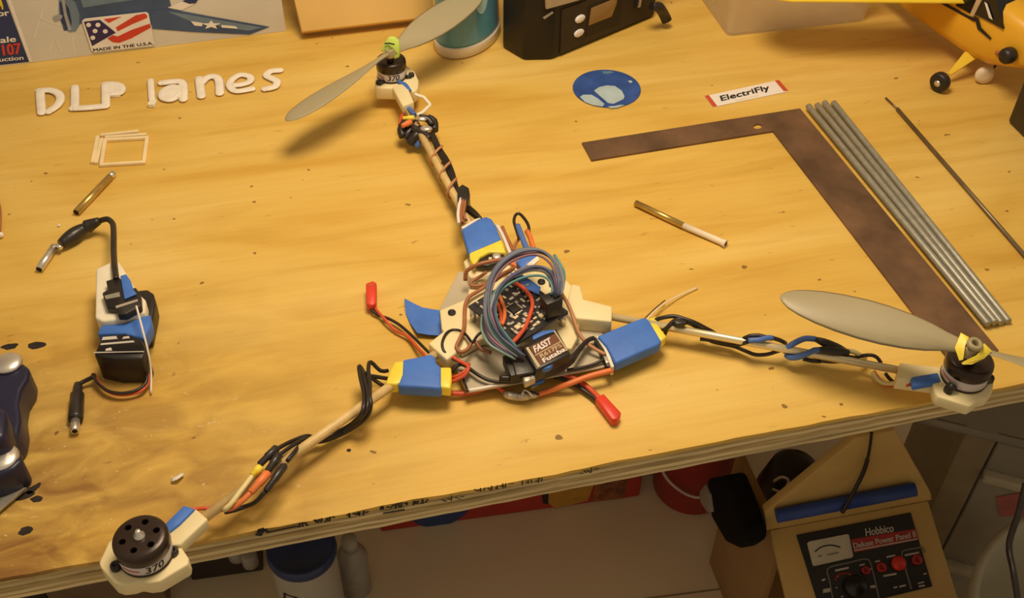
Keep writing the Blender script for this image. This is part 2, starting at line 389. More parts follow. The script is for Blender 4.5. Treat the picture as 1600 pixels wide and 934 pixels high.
# ------------------------------------------------------------------ the tricopter
tri = thing('tricopter', 'home-built tricopter with three arms, blue-taped modules and a tangle of coloured wires', 'drone', U(795, 480, 0))
def cut(ob, cutter_mb):
    c = cutter_mb.build('cutter', M_HOLE, tri)
    md = ob.modifiers.new('b', 'BOOLEAN'); md.operation = 'DIFFERENCE'; md.object = c; md.solver = 'EXACT'
    dg = bpy.context.evaluated_depsgraph_get(); dg.update()
    me = bpy.data.meshes.new_from_object(ob.evaluated_get(dg)); ob.modifiers.clear()
    old = ob.data; ob.data = me; me.name = old.name
    bpy.data.objects.remove(c)
def frame(ax, ref):
    ax = Vector(ax).normalized(); a = Vector(ref); a = (a - ax * a.dot(ax)).normalized(); return a, ax.cross(a), ax
def motor(org, dia, ax, text_dir, text, holes=True, label_mat=None):
    """stator base with label, bell, shaft; text_dir is where the number faces"""
    r = dia / 2; a, b, ax = frame(ax, text_dir); org = Vector(org)
    base = MB().lathe([(r * .55, -.001), (r * .98, 0), (r * .99, .0012), (r * .94, .0016), (r * .94, .0098)], org, ax, 40).build('motor', M_BELL, tri, label='dark brushless motor')
    band = MB().lathe([(r * .955, .0017), (r * .965, .0019), (r * .965, .0088), (r * .955, .009)], org, ax, 40, close=False).build('label_band', label_mat or M_LABEL, base, label='pale printed label around the motor')
    # number wrapped round the band
    vs, fs = text_mesh(text or '0'); w = max(v.x for v in vs); h = max(v.y for v in vs); H = .0052; Wd = H * 2.1
    mb = MB()
    def wrap(x, y, rr):
        th = x / rr; return org + ax * (.0029 + y) + (a * math.cos(th) + b * math.sin(th)) * rr
    for dx in (-.0002, .0002):
        mb.add([wrap((v.x / w - .5) * Wd + v.y / h * H * .15 + dx, v.y / h * H, r * .972 + (.00003 if dx > 0 else 0)) for v in vs], fs)
    if text: mb.build('label_number', M_INK, band)
    mb = MB()
    for (t0, t1, y) in ((-Wd * 1.7, -Wd * .75, .0022),):
        n = 8
        top = [wrap(t0 + (t1 - t0) * i / n, y + .0008, r * .972) for i in range(n + 1)]; bot = [wrap(t0 + (t1 - t0) * i / n, y - .0002, r * .972) for i in range(n + 1)]
        mb.add(top + bot, [(i, i + n + 1, i + n + 2, i + 1) for i in range(n)])
    mb.build('label_stripe', M_REDINK, band)
    bell = MB().lathe([(r * .3, .0085), (r * .97, .0088), (r, .0095), (r, .0142), (r * .985, .0158), (r * .94, .0170), (r * .86, .0177), (r * .70, .0180), (r * .001, .0180)], org, ax, 48).build('bell', M_BELL, base, label='dark brown rotor bell with round vents')
    if holes:
        cm = MB()
        for k in range(6):
            th = R(60 * k + 20); c = org + (a * math.cos(th) + b * math.sin(th)) * r * .60
            cm.lathe([(r * .125, .0100), (r * .125, .022)], c, ax, 14)
        cut(bell, cm)
        for p in bell.data.polygons: p.use_smooth = True
        bell.data.set_sharp_from_angle(angle=R(35))
    if text_dir is not None:
        MB().lathe([(r * .20, .0175), (r * .20, .0186), (r * .10, .0188), (r * .10, .0225), (r * .06, .0229), (r * .001, .0229)], org, ax, 16).build('shaft', M_ALU, base)
    return base
def screw(parent, px, py, z, r=.0024, h=.0028):
    c = U(px, py, z)
    s = MB().lathe([(r, -.0005), (r, h * .7), (r * .85, h), (r * .5, h), (r * .45, h * .55), (.0001, h * .55)], c, (0, 0, 1), 14).build('screw', M_BLK, parent)
    return s
def poly3(name, pts, vec, m, parent, bevel=0.0, label=None):
    return MB().prism([U(*p) for p in pts], vec).build(name, m, parent, bevel, 2, label)

# lower and upper centre plates
slab('lower_plate', [(716, 424), (760, 420), (930, 500), (955, 545), (945, 573), (800, 600), (729, 613), (715, 580), (690, 520), (687, 482)], .0100, .0016, M_PLATE, tri, .0004, 1, 'grey lower centre plate')
slab('spacer', [(730, 470), (800, 440), (880, 470), (880, 540), (800, 560), (735, 540)], .0084, .0084, M_CREAM, tri, .0008)
slab('upper_plate', [(687, 484), (730, 466), (737, 425), (760, 408), (880, 432), (897, 450), (900, 470), (906, 520), (893, 545), (800, 532), (755, 530), (722, 549), (700, 532), (690, 512)], .0165, .0060, M_CREAM, tri, .0010, 2, 'cream plastic upper centre plate')
def socket(pts, ztop, th, label=None): return slab('arm_socket', pts, ztop, th, M_CREAM, tri, .0012, 2, label)
socket([(893, 443), (907, 446), (912, 467), (957, 478), (956, 502), (900, 497), (886, 470)], .0215, .0120)
socket([(669, 536), (694, 516), (722, 520), (716, 548), (698, 562)], .0200, .0110)
socket([(724, 408), (735, 398), (790, 392), (800, 418), (748, 442), (733, 432)], .0180, .0100)
for (x, y) in ((706, 489), (878, 497), (846, 441)):
    screw(tri, x, y, .0165, .0028, .0016)

# arms
def arm(p, q, r, m, label):
    return MB().tube([U(*p), U(*q)], r, 14).build('arm', m, tri, label=label)
arm((765, 408, .0150), (630, 158, .0165), .0031, M_DOWEL, 'tan dowel arm reaching the green-taped propeller')
arm((700, 540, .0150), (318, 809, .0180), .0031, M_DOWEL, 'tan dowel arm reaching the bare motor')
arm((925, 489, .0150), (1420, 581, .0150), .0027, M_BRASSROD, 'pale gold tube arm reaching the yellow-taped propeller')

# ---- motor mounts
MZ_L, MZ_T, MZ_R = .0210, .0230, .0210
ml = slab('motor_mount', C(140, 780, 6.065, [(175, 410), (260, 330), (420, 250), (640, 250), (760, 340), (860, 440), (940, 555), (935, 615), (660, 778), (560, 792), (470, 777), (400, 800), (300, 812), (235, 792), (105, 645), (88, 600)]), MZ_L, .0110, M_CREAM, tri, .0009, 2, 'cream mount under the bare motor')
slab('mount_sleeve', C(140, 780, 6.065, [(720, 350), (1005, 85), (1122, 185), (860, 432), (770, 440)]), MZ_L + .0025, .0085, M_CREAM, ml, .0010)
slab('tape_wrap', C(140, 780, 6.065, [(700, 240), (890, 50), (1000, 85), (850, 235), (745, 315)]), MZ_L + .0042, .0060, M_BLUE, ml, .0012, 2, 'blue tape on the mount sleeve')
screw(ml, 182, 887, MZ_L, .0031, .0036); screw(ml, 271, 864, MZ_L, .0031, .0036)
motor_l = motor(U(217.8, 837, .0395) - Vector((0, 0, .018)), .0305, (0, 0, 1), U(250, 900) - U(218, 838), '370')
mt = slab('motor_mount', C(570, 40, 6.675, [(108, 648), (104, 560), (150, 470), (300, 405), (440, 415), (520, 475), (562, 570), (555, 650), (510, 690), (430, 650), (280, 652)]), MZ_T, .0120, M_CREAM, tri, .0012, 2, 'cream mount under the green-taped propeller')
slab('mount_sleeve', C(570, 40, 6.675, [(285, 640), (425, 585), (512, 795), (395, 838)]), MZ_T + .0010, .0085, M_CREAM, mt, .0010)
screw(mt, 592, 131, MZ_T, .0026, .0030); screw(mt, 643, 119, MZ_T, .0026, .0030)
motor_t = motor(U(612.5, 119, MZ_T), .0262, (0, 0, 1), U(620, 160) - U(612, 119), '370', holes=False)
for (x, y) in ((600, 127), (634, 120)):
    MB().tube([U(x, y, MZ_T + .0018), U(592 if x < 612 else 643, 131 if x < 612 else 119, MZ_T + .0018)], .0016, 8).build('mount_arm', M_BLK, motor_t)
MB().tube(smooth_path([U(622, 128, MZ_T + .001), U(632, 131, MZ_T + .001), U(640, 142, MZ_T)]), .0020, 8, flat=.5).build('tape_strip', M_BLUE, mt, label='blue tape strip')
mr = slab('motor_mount', C(1440, 500, 6.225, [(105, 600), (130, 700), (160, 745), (465, 838), (500, 820), (560, 768), (640, 750), (690, 690), (705, 600), (640, 520), (400, 440), (200, 480)]), MZ_R, .0088, M_CREAM, tri, .0009, 2, 'cream mount under the yellow-taped propeller')
slab('mount_sleeve', [(1406, 566), (1475, 574), (1478, 600), (1402, 590)], MZ_R - .001, .0110, M_CREAM, mr, .0009)
slab('tape_wrap', [(1424, 588), (1466, 581), (1471, 595), (1427, 603)], MZ_R + .0012, .0050, M_BLUE, mr, .0012, 2, 'blue tape around the motor leads')
motor_r = motor(U(1505, 589, MZ_R), .0300, (0, 0, 1), U(1497, 640) - U(1505, 589), None, holes=False)
for (x0, y0, x1, y1) in ((1490, 600, 1481, 611), (1533, 590, 1545, 594)):
    MB().tube([U(x0, y0, MZ_R + .006), U((x0 + x1) / 2, (y0 + y1) / 2, MZ_R + .004), U(x1, y1, MZ_R + .0015)], [.0032, .0028, .0026], 8).build('mount_arm', M_BLK, motor_r)
    screw(mr, x1, y1, MZ_R, .0030, .0036)

# ---- propellers
def blade(mb, hub, d, ax, L, flip=-1, sweep=0.0):
    d = Vector(d).normalized(); c0 = Vector(ax).cross(d); ax = Vector(ax)
    prof = [(.03, .009, 26), (.08, .010, 34), (.14, .013, 34), (.22, .019, 30), (.32, .0245, 25), (.44, .0285, 21), (.56, .030, 18), (.68, .0292, 15), (.79, .0262, 13), (.88, .0215, 11), (.94, .0160, 10), (.975, .0100, 10), (.995, .0045, 10), (1.0, .0012, 10)]
    n = 12; vs = []
    for (s, ch, p) in prof:
        p = R(p); cd_ = c0 * math.cos(p) + ax * math.sin(p) * flip; nd = d.cross(cd_).normalized()
        if nd.dot(ax) < 0: nd = -nd
        o = Vector(hub) + d * (s * L); th = max(.0004, .0022 * (1 - s) + .0007)
        for k in range(n):
            t = 2 * math.pi * k / n; x = math.cos(t)
            camb = (1 - x * x) * ch * .05
            vs.append(o + cd_ * (x * ch / 2) + nd * (math.sin(t) * th * (.55 + .3 * x) * (1 if ch > .003 else .3) + camb))
    P = len(prof)
    fs = [(i * n + k, i * n + (k + 1) % n, (i + 1) * n + (k + 1) % n, (i + 1) * n + k) for i in range(P - 1) for k in range(n)]
    fs += [tuple(reversed(range(n))), tuple((P - 1) * n + k for k in range(n))]
    mb.add(vs, fs, True)
def propeller(hub, tip_px, z, label, L=None, flip=-1, hs=1.0):
    hub = Vector(hub); d = U(tip_px[0], tip_px[1], z) - hub; ax_p = (EZ - d * (d.z / d.length_squared)).normalized(); L = L or d.length
    root = MB().lathe([(a_ * hs, b_) for a_, b_ in ((.0026, -.004), (.0062, -.004), (.0066, -.003), (.0066, .0028), (.0058, .0036), (.0030, .0036), (.0030, .002), (.0030, -.004))], hub, (0, 0, 1), 20, close=False).build('propeller', M_PROP, tri, label=label)
    for s in (1, -1):
        mb = MB(); blade(mb, hub, d * s, ax_p, L, flip); mb.build('blade', M_PROP, root)
    return root
PZR = .0560
hub_r = U(1519, 545, PZR); pr = propeller(hub_r, (1219, 463), PZR, 'two-bladed grey propeller held by yellow tape')
PZT = .0520
hub_t = U(609, 82, PZT); ptp = propeller(hub_t, (447, 189), .0400, 'two-bladed grey propeller held by lime tape', flip=1, hs=.6)
# yellow band over the right propeller
poly3('tape_band', C(1440, 500, 6.225, [(380, 122, .0625), (462, 168, .0625), (425, 250, .0610), (405, 385, .0560), (365, 395, .0545), (322, 270, .0580)]), (0.0006, 0.0010, -.0008), M_YEL, pr, .0003, 'yellow tape band')
poly3('tape_band', C(1440, 500, 6.225, [(612, 225, .0625), (688, 300, .0605), (610, 375, .0570), (490, 432, .0545), (400, 432, .0535), (392, 415, .0535), (540, 345, .0600)]), (0, 0.0010, -.0008), M_YEL, pr, .0003, 'yellow tape band')
MB().lathe([(.0024, 0), (.0046, 0), (.0050, .0012), (.0046, .0030), (.0026, .0034), (.0022, .0022), (.0022, 0)], U(1521.5, 540, .0615), (0.1, -.15, 1), 20, close=False).build('hub_ring', M_PROP, pr, label='grey hub ring')
MB().lathe([(.0034, 0), (.0034, .014)], U(1516, 565, .0405), (0, 0, 1), 14).build('prop_adapter', M_BLK, pr)
# lime tape over the top propeller
poly3('tape_band', C(570, 40, 6.675, [(165, 270, .0530), (205, 180, .0600), (250, 120, .0640), (310, 120, .0640), (355, 160, .0610), (365, 250, .0550), (360, 330, .0470), (310, 350, .0460), (270, 300, .0510), (225, 275, .0530)]), (0.0, .0042, -.0015), M_GREEN, ptp, .0008, 'lime tape band')
MB().tube(smooth_path([U(601, 68.2, .0606), U(608, 67.6, .0606), U(616, 69.5, .0606)]), .0007, 6).build('tape_slit', M_INK, ptp)
MB().lathe([(.0030, 0), (.0030, .013)], U(610, 98, .0400), (0, 0, 1), 14).build('prop_adapter', M_BLK, ptp)

# ---- speed controllers wrapped in blue tape
def esc(blue, yellows, ztop, th, label, dz=0.0):
    b = slab('speed_controller', blue, ztop, th, M_BLUE, tri, .0018, 3, label)
    for y in yellows: slab('heat_shrink_end', y, ztop - .0007, th - .0014, M_YEL, b, .0012, 2, 'yellow heat shrink end')
    return b
e1 = esc([(721, 357), (751, 340), (760, 337), (768.5, 341), (774, 350), (784, 374), (732, 396)], [[(733, 394), (783, 373), (791, 394), (780, 394), (765, 393), (750, 401), (741, 415), (734, 404)]], .0275, .0075, 'blue-taped speed controller on the arm to the lime-taped propeller')
slab('shrink_edge', [(720, 354), (744, 341), (752, 339), (724, 357)], .0265, .0040, M_WHTW, e1, .0006)
slab('component_bay', [(741, 413), (750, 401), (765, 393.5), (781, 394.5), (789, 395), (782, 409), (762, 415)], .0245, .0040, M_BLK, e1, .0005)
MB().lathe([(.0030, 0), (.0030, .0022), (.0026, .0026), (.0001, .0026)], U(776, 403, .0246), (0, -.1, 1), 14).build('capacitor', M_CHIP, e1, label='silver capacitor')
MB().box(U(766, 407, .0254), (.0022, .005, .002)).build('component', M_CHIPT, e1)
e2 = esc([(629, 561), (661, 555), (673, 551.5), (680, 556), (682, 566), (690, 573), (690, 606), (621, 602), (628, 584)], [[(640, 562), (616, 565), (609, 579), (602, 599), (618, 600), (640, 595)], [(685, 573), (705, 573), (706, 590), (704, 606), (684, 604)]], .0205, .0100, 'blue-taped speed controller on the arm to the bare motor')
e3 = esc([(933, 524), (993, 499.6), (1006, 494.5), (1014, 498), (1034, 532), (1031, 537), (961.5, 567), (947, 540)], [[(1004, 500), (1026, 493), (1028, 507), (1042, 525), (1033, 533), (1015, 518)]], .0180, .0090, 'blue-taped speed controller on the arm to the yellow-taped propeller')
slab('shrink_edge', [(931, 525), (936, 524), (950, 546), (960, 572), (955, 573), (944, 545)], .0160, .0085, M_CREAM2, e3, .0005)
slab('component_bay', [(928, 528), (933, 526), (945, 547), (956, 572), (948, 572), (938, 550)], .0145, .0060, M_BLK, e3, .0004)
slab('component', [(943, 556), (948, 556), (952, 566), (947, 567)], .0155, .0020, M_CHIP, e3, .0003)

# ---- loose blue tape flap
tp = MB(); g = []
fx = [(632, 466), (645, 473), (660, 480), (676, 483), (690, 485)]; fy = [(634, 489), (641, 505), (652, 520), (670, 523), (690, 524)]
for i in range(5):
    for j in range(4):
        t = j / 3; z = .0015 + .0035 * (i / 4) + .0016 * math.sin(i * 1.9 + j * 1.3)
        g.append(U(fx[i][0] + (fy[i][0] - fx[i][0]) * t, fx[i][1] + (fy[i][1] - fx[i][1]) * t, max(.0008, z)))
ft = [(i * 4 + j, i * 4 + j + 1, (i + 1) * 4 + j + 1, (i + 1) * 4 + j) for i in range(4) for j in range(3)]
tp.add(g + [p - Vector((0, 0, .0004)) for p in g], ft + [tuple(k + 20 for k in reversed(f)) for f in ft], True)
tp.build('tape_flap', M_BLUE, tri, label='loose flap of blue tape')

# ---- circuit board
BZ = .0300
bc = [U(731, 478, BZ), U(811, 428, BZ), U(888, 486, BZ), U(808, 537, BZ)]
pcb = MB().prism(bc, (0, 0, -.0016)).build('circuit_board', M_PCB, tri, .0002, 1, 'black circuit board crowded with small components')
MB().prism([bc[0] * .3 + bc[1] * .7 - Vector((0, 0, .0017)), bc[1] - Vector((0, 0, .0017)), bc[2] - Vector((0, 0, .0017)), bc[2] * .85 + bc[3] * .15 - Vector((0, 0, .0017))], (0, 0, -.0012)).build('board_backing', M_PCBB, pcb)
for k in range(4):
    c = bc[k] * .9 + (bc[0] + bc[2]) * .05 - Vector((0, 0, .0016)); MB().lathe([(.0022, 0), (.0022, -.0119)], c, (0, 0, 1), 10).build('standoff', M_ALU, pcb)
rg = random.Random(21); be1, be2 = bc[1] - bc[0], bc[3] - bc[0]; bang = math.atan2(be1.y, be1.x)
def bxy(a, b, h=0.0): return bc[0] + be1 * a + be2 * b + Vector((0, 0, h))
used = []
for k in range(74):
    for _ in range(30):
        a, b = rg.uniform(.06, .95), rg.uniform(.06, .95)
        if all((a - x) ** 2 + (b - y) ** 2 > .0085 for x, y in used) and not (.34 < a < .52 and .40 < b < .58): break
    used.append((a, b)); w, l, h = rg.choice([(.0030, .0013, .0010), (.0022, .0022, .0016), (.0016, .0040, .0008), (.0036, .0018, .0012), (.0026, .0012, .0022)])
    MB().box(bxy(a, b, h / 2 + .0001), (w, l, h), Matrix.Rotation(bang + rg.choice([0, math.pi / 2]) + rg.uniform(-.05, .05), 3, 'Z')).build('component', M_CHIPT if rg.random() < .3 else M_CHIP, pcb)
MB().box(bxy(.43, .49, .0012), (.0075, .0075, .0014), Matrix.Rotation(bang, 3, 'Z')).build('chip', M_BLK, pcb, .0003, 1, 'square black chip')
for k in range(4): 
    MB().box(bxy(.43, .49, .0006) + Matrix.Rotation(bang + k * math.pi / 2, 3, 'Z') @ Vector((.0046, 0, 0)), (.0012, .0068, .0006), Matrix.Rotation(bang + k * math.pi / 2, 3, 'Z')).build('chip_leg', M_CHIP, pcb)
for (a, b, s) in ((.60, .86, .0032), (.66, .90, .0032), (.20, .80, .0038), (.27, .86, .0038), (.74, .84, .0030), (.82, .80, .0030), (.88, .74, .0030)):
    MB().box(bxy(a, b, .0014), (s, s, .0026), Matrix.Rotation(bang, 3, 'Z')).build('component', M_CHIPT, pcb, .0003, 1)
# black plug standing on the board
hd = MB().box(U(861, 478, .0375), (.0125, .0095, .0160), Matrix.Rotation(R(30), 3, 'Z')).build('plug', M_BLK, pcb, .0006, 2, 'tall black plug on the board')
slab('tape_strip', [(797, 426), (810, 424), (845, 448), (842, 460), (825, 452)], .0318, .0008, M_BLUE, pcb, .0002, 1, 'blue tape strip over the board')
# ---- receiver
RZ = .0300
rc = [U(815, 541, RZ), U(869, 513, RZ), U(892, 553, RZ), U(838, 578, RZ)]
rx = MB().prism(rc, (0, 0, -.0120)).build('radio_receiver', M_BLK, tri, .0008, 2, 'small black radio receiver with printed label')
def rp(a, b, h=.0002): return rc[0] + (rc[1] - rc[0]) * a + (rc[3] - rc[0]) * b + Vector((0, 0, h))
M_RXL = mat('receiver_label_brown', (0.16, 0.055, 0.025), 0.4, var=0.1)
MB().prism([rp(.16, .16), rp(.90, .16), rp(.90, .92), rp(.16, .92)], (0, 0, .0002)).build('label_plate', M_RXL, rx, label='dark brown printed label')
M_GOLDP = mat('label_gold', (0.55, 0.43, 0.24), 0.45, var=0.1)
MB().prism([rp(.06, .14), rp(.13, .14), rp(.13, .96), rp(.06, .96)], (0, 0, .0003)).build('label_strip', M_GOLDP, rx)
MB().prism([rp(.90, .05), rp(.935, .05), rp(.935, .92), rp(.90, .92)], (0, 0, .0003)).build('label_strip', M_GOLDP, rx)
MB().prism([rp(.16, .52), rp(.90, .50), rp(.90, .53), rp(.16, .55)], (0, 0, .0003)).build('label_line', M_GOLDP, rx)
text_on('label_text', 'FASST', rp(.24, .22), rp(.72, .20), rp(.20, .46), M_WHITEINK, rx, .0004, .012)
text_on('label_text', 'R617FS', rp(.26, .58), rp(.86, .57), rp(.26, .72), M_GOLDP, rx, .0004, .008)
text_on('label_text', 'Futaba', rp(.26, .76), rp(.88, .74), rp(.26, .92), M_WHITEINK, rx, .0004, .012)
slab('tape_wrap', C(810, 510, 7.787, [(175, 450), (230, 430), (430, 445), (380, 500), (215, 525)]), .0285, .0040, M_BLUE, rx, .0006, 2, 'blue tape under the receiver')
slab('tape_wrap', C(810, 510, 7.787, [(170, 110), (290, 50), (440, 30), (445, 75), (330, 90), (180, 160)]), .0300, .0030, M_BLUE, rx, .0006, 2, 'blue tape behind the receiver')
slab('tape_wrap', [(826, 588), (850, 583), (851, 594), (832, 600)], .0110, .0030, M_BLUE, tri, .0008, 2, 'blue tape under the cables')
slab('servo_plug', [(785, 556), (812, 546), (836, 577), (798, 588)], .0240, .0080, M_BLK, tri, .0006, 2, 'black plug block beside the receiver')
slab('servo_plug', [(797, 548), (815, 540), (838, 580), (806, 586)], .0262, .0020, M_SHRINK, tri, .0006, 2)

# ---- ribbon of thin grey, mauve and teal wires
RB = [mat('ribbon_' + n, c, 0.42, var=0.1) for n, c in (('grey', (.20, .20, .24)), ('mauve', (.25, .12, .15)), ('violet', (.14, .08, .17)), ('teal', (.10, .28, .27)), ('slate', (.10, .13, .21)), ('plum', (.19, .09, .11)), ('pale', (.36, .38, .40)), ('navy', (.05, .06, .14)), ('rose', (.34, .15, .16)), ('sage', (.22, .34, .28)))]
paths = [
 [(872, 462, .046), (874, 440, .052), (866, 410, .056), (846, 392, .058), (815, 394, .058), (788, 410, .057), (770, 436, .055), (764, 470, .050), (768, 500, .044), (784, 526, .038), (806, 545, .034), (820, 556, .030)],
 [(869, 462, .046), (870, 440, .052), (860, 412, .055), (838, 398, .057), (808, 404, .057), (785, 420, .056), (770, 446, .053), (766, 476, .048), (773, 506, .043), (790, 530, .037), (812, 550, .031)],
 [(866, 461, .047), (866, 442, .052), (858, 425, .054), (838, 416, .054), (812, 424, .054), (790, 438, .053), (775, 460, .051), (771, 486, .046), (780, 514, .041), (797, 536, .035), (816, 553, .030)],
 [(862, 460, .047), (862, 445, .050), (850, 432, .051), (828, 431, .052), (802, 440, .052), (783, 454, .051), (774, 478, .048), (778, 502, .043), (790, 522, .038), (808, 543, .033)],
 [(874, 460, .046), (878, 442, .049), (872, 418, .053), (856, 398, .055), (834, 388, .056), (806, 392, .056), (782, 408, .055), (766, 432, .053), (758, 462, .049), (757, 492, .044), (766, 520, .038), (786, 542, .033), (806, 556, .030)],
 [(876, 462, .046), (880, 446, .048), (877, 425, .050), (864, 406, .053), (842, 394, .054), (812, 399, .055), (786, 414, .055), (768, 440, .053), (761, 470, .048), (761, 500, .042), (772, 526, .037), (793, 546, .032), (812, 558, .029)],
 [(868, 464, .045), (872, 448, .048), (868, 430, .050), (852, 420, .051), (830, 421, .052), (806, 430, .052), (786, 444, .052), (771, 466, .050), (766, 492, .045), (774, 518, .039), (793, 540, .034), (814, 556, .029)],
 [(755, 494, .036), (756, 512, .036), (765, 530, .035), (782, 546, .033), (804, 558, .029)],
 [(758, 490, .038), (759, 510, .038), (768, 528, .036), (786, 544, .033), (808, 557, .029)],
 [(753, 492, .035), (753, 516, .035), (764, 537, .034), (785, 550, .032), (806, 561, .028)],
]
for k, p in enumerate(paths): wire('ribbon_wire', p, .00088, RB[k % len(RB)], tri, n=6)
for k, (dx, dz) in enumerate(((-.8, .0012), (.9, .0014), (1.7, .0004), (-1.7, .0003))):
    wire('ribbon_wire', [(x + dx * 1.6, y + dx * .5, z + dz) for x, y, z in paths[(k * 2) % 7]], .00085, RB[(k * 3 + 4) % 10], tri, n=6)
wire('ribbon_wire', [(876, 458, .046), (881, 440, .046), (881, 424, .046), (874, 410, .048), (866, 398, .050)], .0010, RB[3], tri)
wire('ribbon_wire', [(874, 455, .047), (878, 436, .048), (876, 420, .048), (866, 405, .050)], .0010, RB[9], tri)
# wide grey strap under the loop
MB().tube(smooth_path([U(805, 428, .036), U(825, 420, .040), (U(848, 420, .041)), U(862, 430, .040), U(866, 448, .037)]), .0034, 8, flat=.25, up=(0, 0, 1)).build('flat_cable', RB[6], tri, label='flat pale grey cable')
poly3('white_tab', [(822, 413, .040), (840, 399, .042), (843, 405, .042), (830, 417, .040)], (0, 0, -.0012), M_WHTW, tri, .0003)
poly3('tape_wad', [(806, 408, .036), (822, 398, .038), (840, 398, .038), (830, 412, .037), (815, 420, .036)], (0, .001, -.004), M_BLUE, tri, .0008, 'dark blue tape wad')
# ---- loose wires of the centre
wire('red_lead', [(803, 441, .034), (818, 450, .0345), (829, 464, .034), (832, 477, .0335), (827, 495, .033), (820, 512, .033), (808, 528, .033), (800, 536, .033)], .0015, M_REDW, tri)
wire('red_lead', [(777, 453, .034), (783, 468, .034), (788, 482, .033), (788, 497, .033), (784, 508, .033)], .0014, M_ORNW, tri)
wire('red_lead', [(770, 462, .034), (780, 480, .034), (783, 495, .034), (782, 508, .033)], .0013, M_REDW, tri)
wire('brown_lead', [(727, 438, .020), (729, 424, .026), (745, 414, .031), (768, 408, .032), (790, 405, .031), (806, 411, .030), (818, 420, .028)], .0015, M_BRNW, tri)
wire('brown_lead', [(765, 436, .026), (757, 448, .022), (745, 456, .021), (733, 464, .021), (727, 476, .020), (726, 495, .020), (725, 512, .021), (719, 528, .022), (713, 542, .021), (719, 550, .020), (730, 546, .020), (738, 534, .021), (745, 536, .020), (752, 546, .019), (768, 551, .018)], .0014, M_BRNW, tri)
wire('brown_lead', [(760, 425, .026), (750, 432, .022), (737, 440, .020), (736, 446, .019), (750, 446, .019), (762, 440, .020)], .0012, M_BRNW, tri)
wire('black_lead', [(757, 516, .024), (747, 523, .022), (738, 534, .0225), (730, 525, .021), (722, 518, .020), (710, 515, .0195), (698, 520, .021), (691, 535, .021), (694, 549, .020), (704, 559, .017), (716, 564, .016)], .0010, M_BLKW, tri)
wire('red_lead', [(704, 556, .018), (716, 563, .0175), (729, 570, .018), (732, 576, .018), (726, 586, .016), (715, 592, .014), (705, 597, .012)], .0013, M_REDW, tri)
wire('red_lead', [(706, 590, .012), (718, 586, .014), (728, 578, .016), (733, 568, .017)], .0013, M_REDW, tri)
wire('black_lead', [(706, 582, .012), (712, 573, .014), (722, 569, .015), (734, 576, .015), (748, 586, .015), (765, 594, .014), (785, 597, .013), (805, 595, .013)], .0013, M_BLKW, tri)
wire('white_lead', [(731, 610, .010), (755, 606, .010), (778, 601, .011), (798, 597, .012)], .0012, M_WHTW, tri)
wire('black_lead', [(722, 588, .012), (727, 600, .011), (731, 612, .011)], .0009, M_BLKW, tri)
for k, (dy, z) in enumerate(((0, .0185), (3.5, .0170), (6.5, .0150))):
    wire('black_lead', [(780, 590 + dy, z), (800, 590 + dy, z), (825, 585 + dy, z + .002), (850, 583 + dy * .8, z + .003), (872, 573 + dy, z + .003), (892, 560 + dy, z + .004), (905, 545 + dy * .4, z + .003), (918, 532, z + .001), (928, 528, z)], .0016, M_BLKW, tri)
slab('cable_band', [(815, 586), (834, 580), (838, 590), (820, 598)], .0230, .0060, M_SOLDER, tri, .0012, 2, 'grey tape band round the cables')
wire('red_lead', [(704, 614, .005), (722, 615, .004), (742, 612, .004), (760, 606, .006), (776, 604, .006), (790, 613, .004), (800, 618, .004)], .0018, M_REDW, tri)
wire('orange_lead', [(836, 617, .004), (862, 609, .0045), (890, 599, .009), (920, 588, .011), (957, 578, .012)], .0020, M_ORNW, tri)
MB().tube(smooth_path([U(786, 614, .0035), U(798, 618, .0040), U(815, 620, .0045), U(828, 618, .0040), U(840, 616, .0035)]), [.0015] + [.0030] * 6 + [.0026] * 30, 10).build('solder_joint', M_SOLDER, tri, label='silvery wrapped solder joint')
wire('bare_wire', [(816, 617, .0075), (819, 609, .0085), (826, 612, .009), (832, 619, .007)], .0008, M_ALU, tri)
wire('black_lead', [(822, 612, .008), (832, 613, .007), (842, 616, .005)], .0009, M_BLKW, tri)
wire('orange_lead', [(850, 583, .008), (872, 584, .007), (893, 590, .006), (912, 600, .0045), (926, 612, .004), (938, 624, .0045)], .0019, M_REDW, tri)
wire('black_lead', [(865, 588, .006), (885, 593, .005), (905, 605, .0035), (922, 617, .0030), (936, 628, .0035)], .0016, M_BLKW, tri)
slab('power_plug', [(930, 621), (943, 614), (971, 644), (965, 655), (956, 655)], .0075, .0065, M_REDC, tri, .0010, 2, 'bright red power plug near the front')
# red plug on twisted leads, left
slab('power_plug', C(540, 400, 3.892, [(122, 165), (165, 148), (188, 160), (186, 285), (160, 298), (126, 290)]), .0090, .0065, M_REDC, tri, .0010, 2, 'red power plug lying by the blue flap')
slab('plug_mouth', C(540, 400, 3.892, [(135, 172), (165, 160), (180, 166), (178, 176), (136, 186)]), .0093, .0010, M_REDW, tri, .0002, 1)
wire('black_lead', C(540, 400, 3.892, [(150, 285, .005), (155, 325, .004), (200, 360, .003), (260, 380, .004), (330, 420, .004), (410, 490, .005), (480, 560, .008), (510, 590, .010)]), .0011, M_BLKW, tri)
wire('red_lead', C(540, 400, 3.892, [(170, 290, .005), (190, 330, .004), (235, 380, .005), (300, 450, .003), (380, 490, .004), (440, 560, .006), (490, 610, .010)]), .0011, M_REDW, tri)
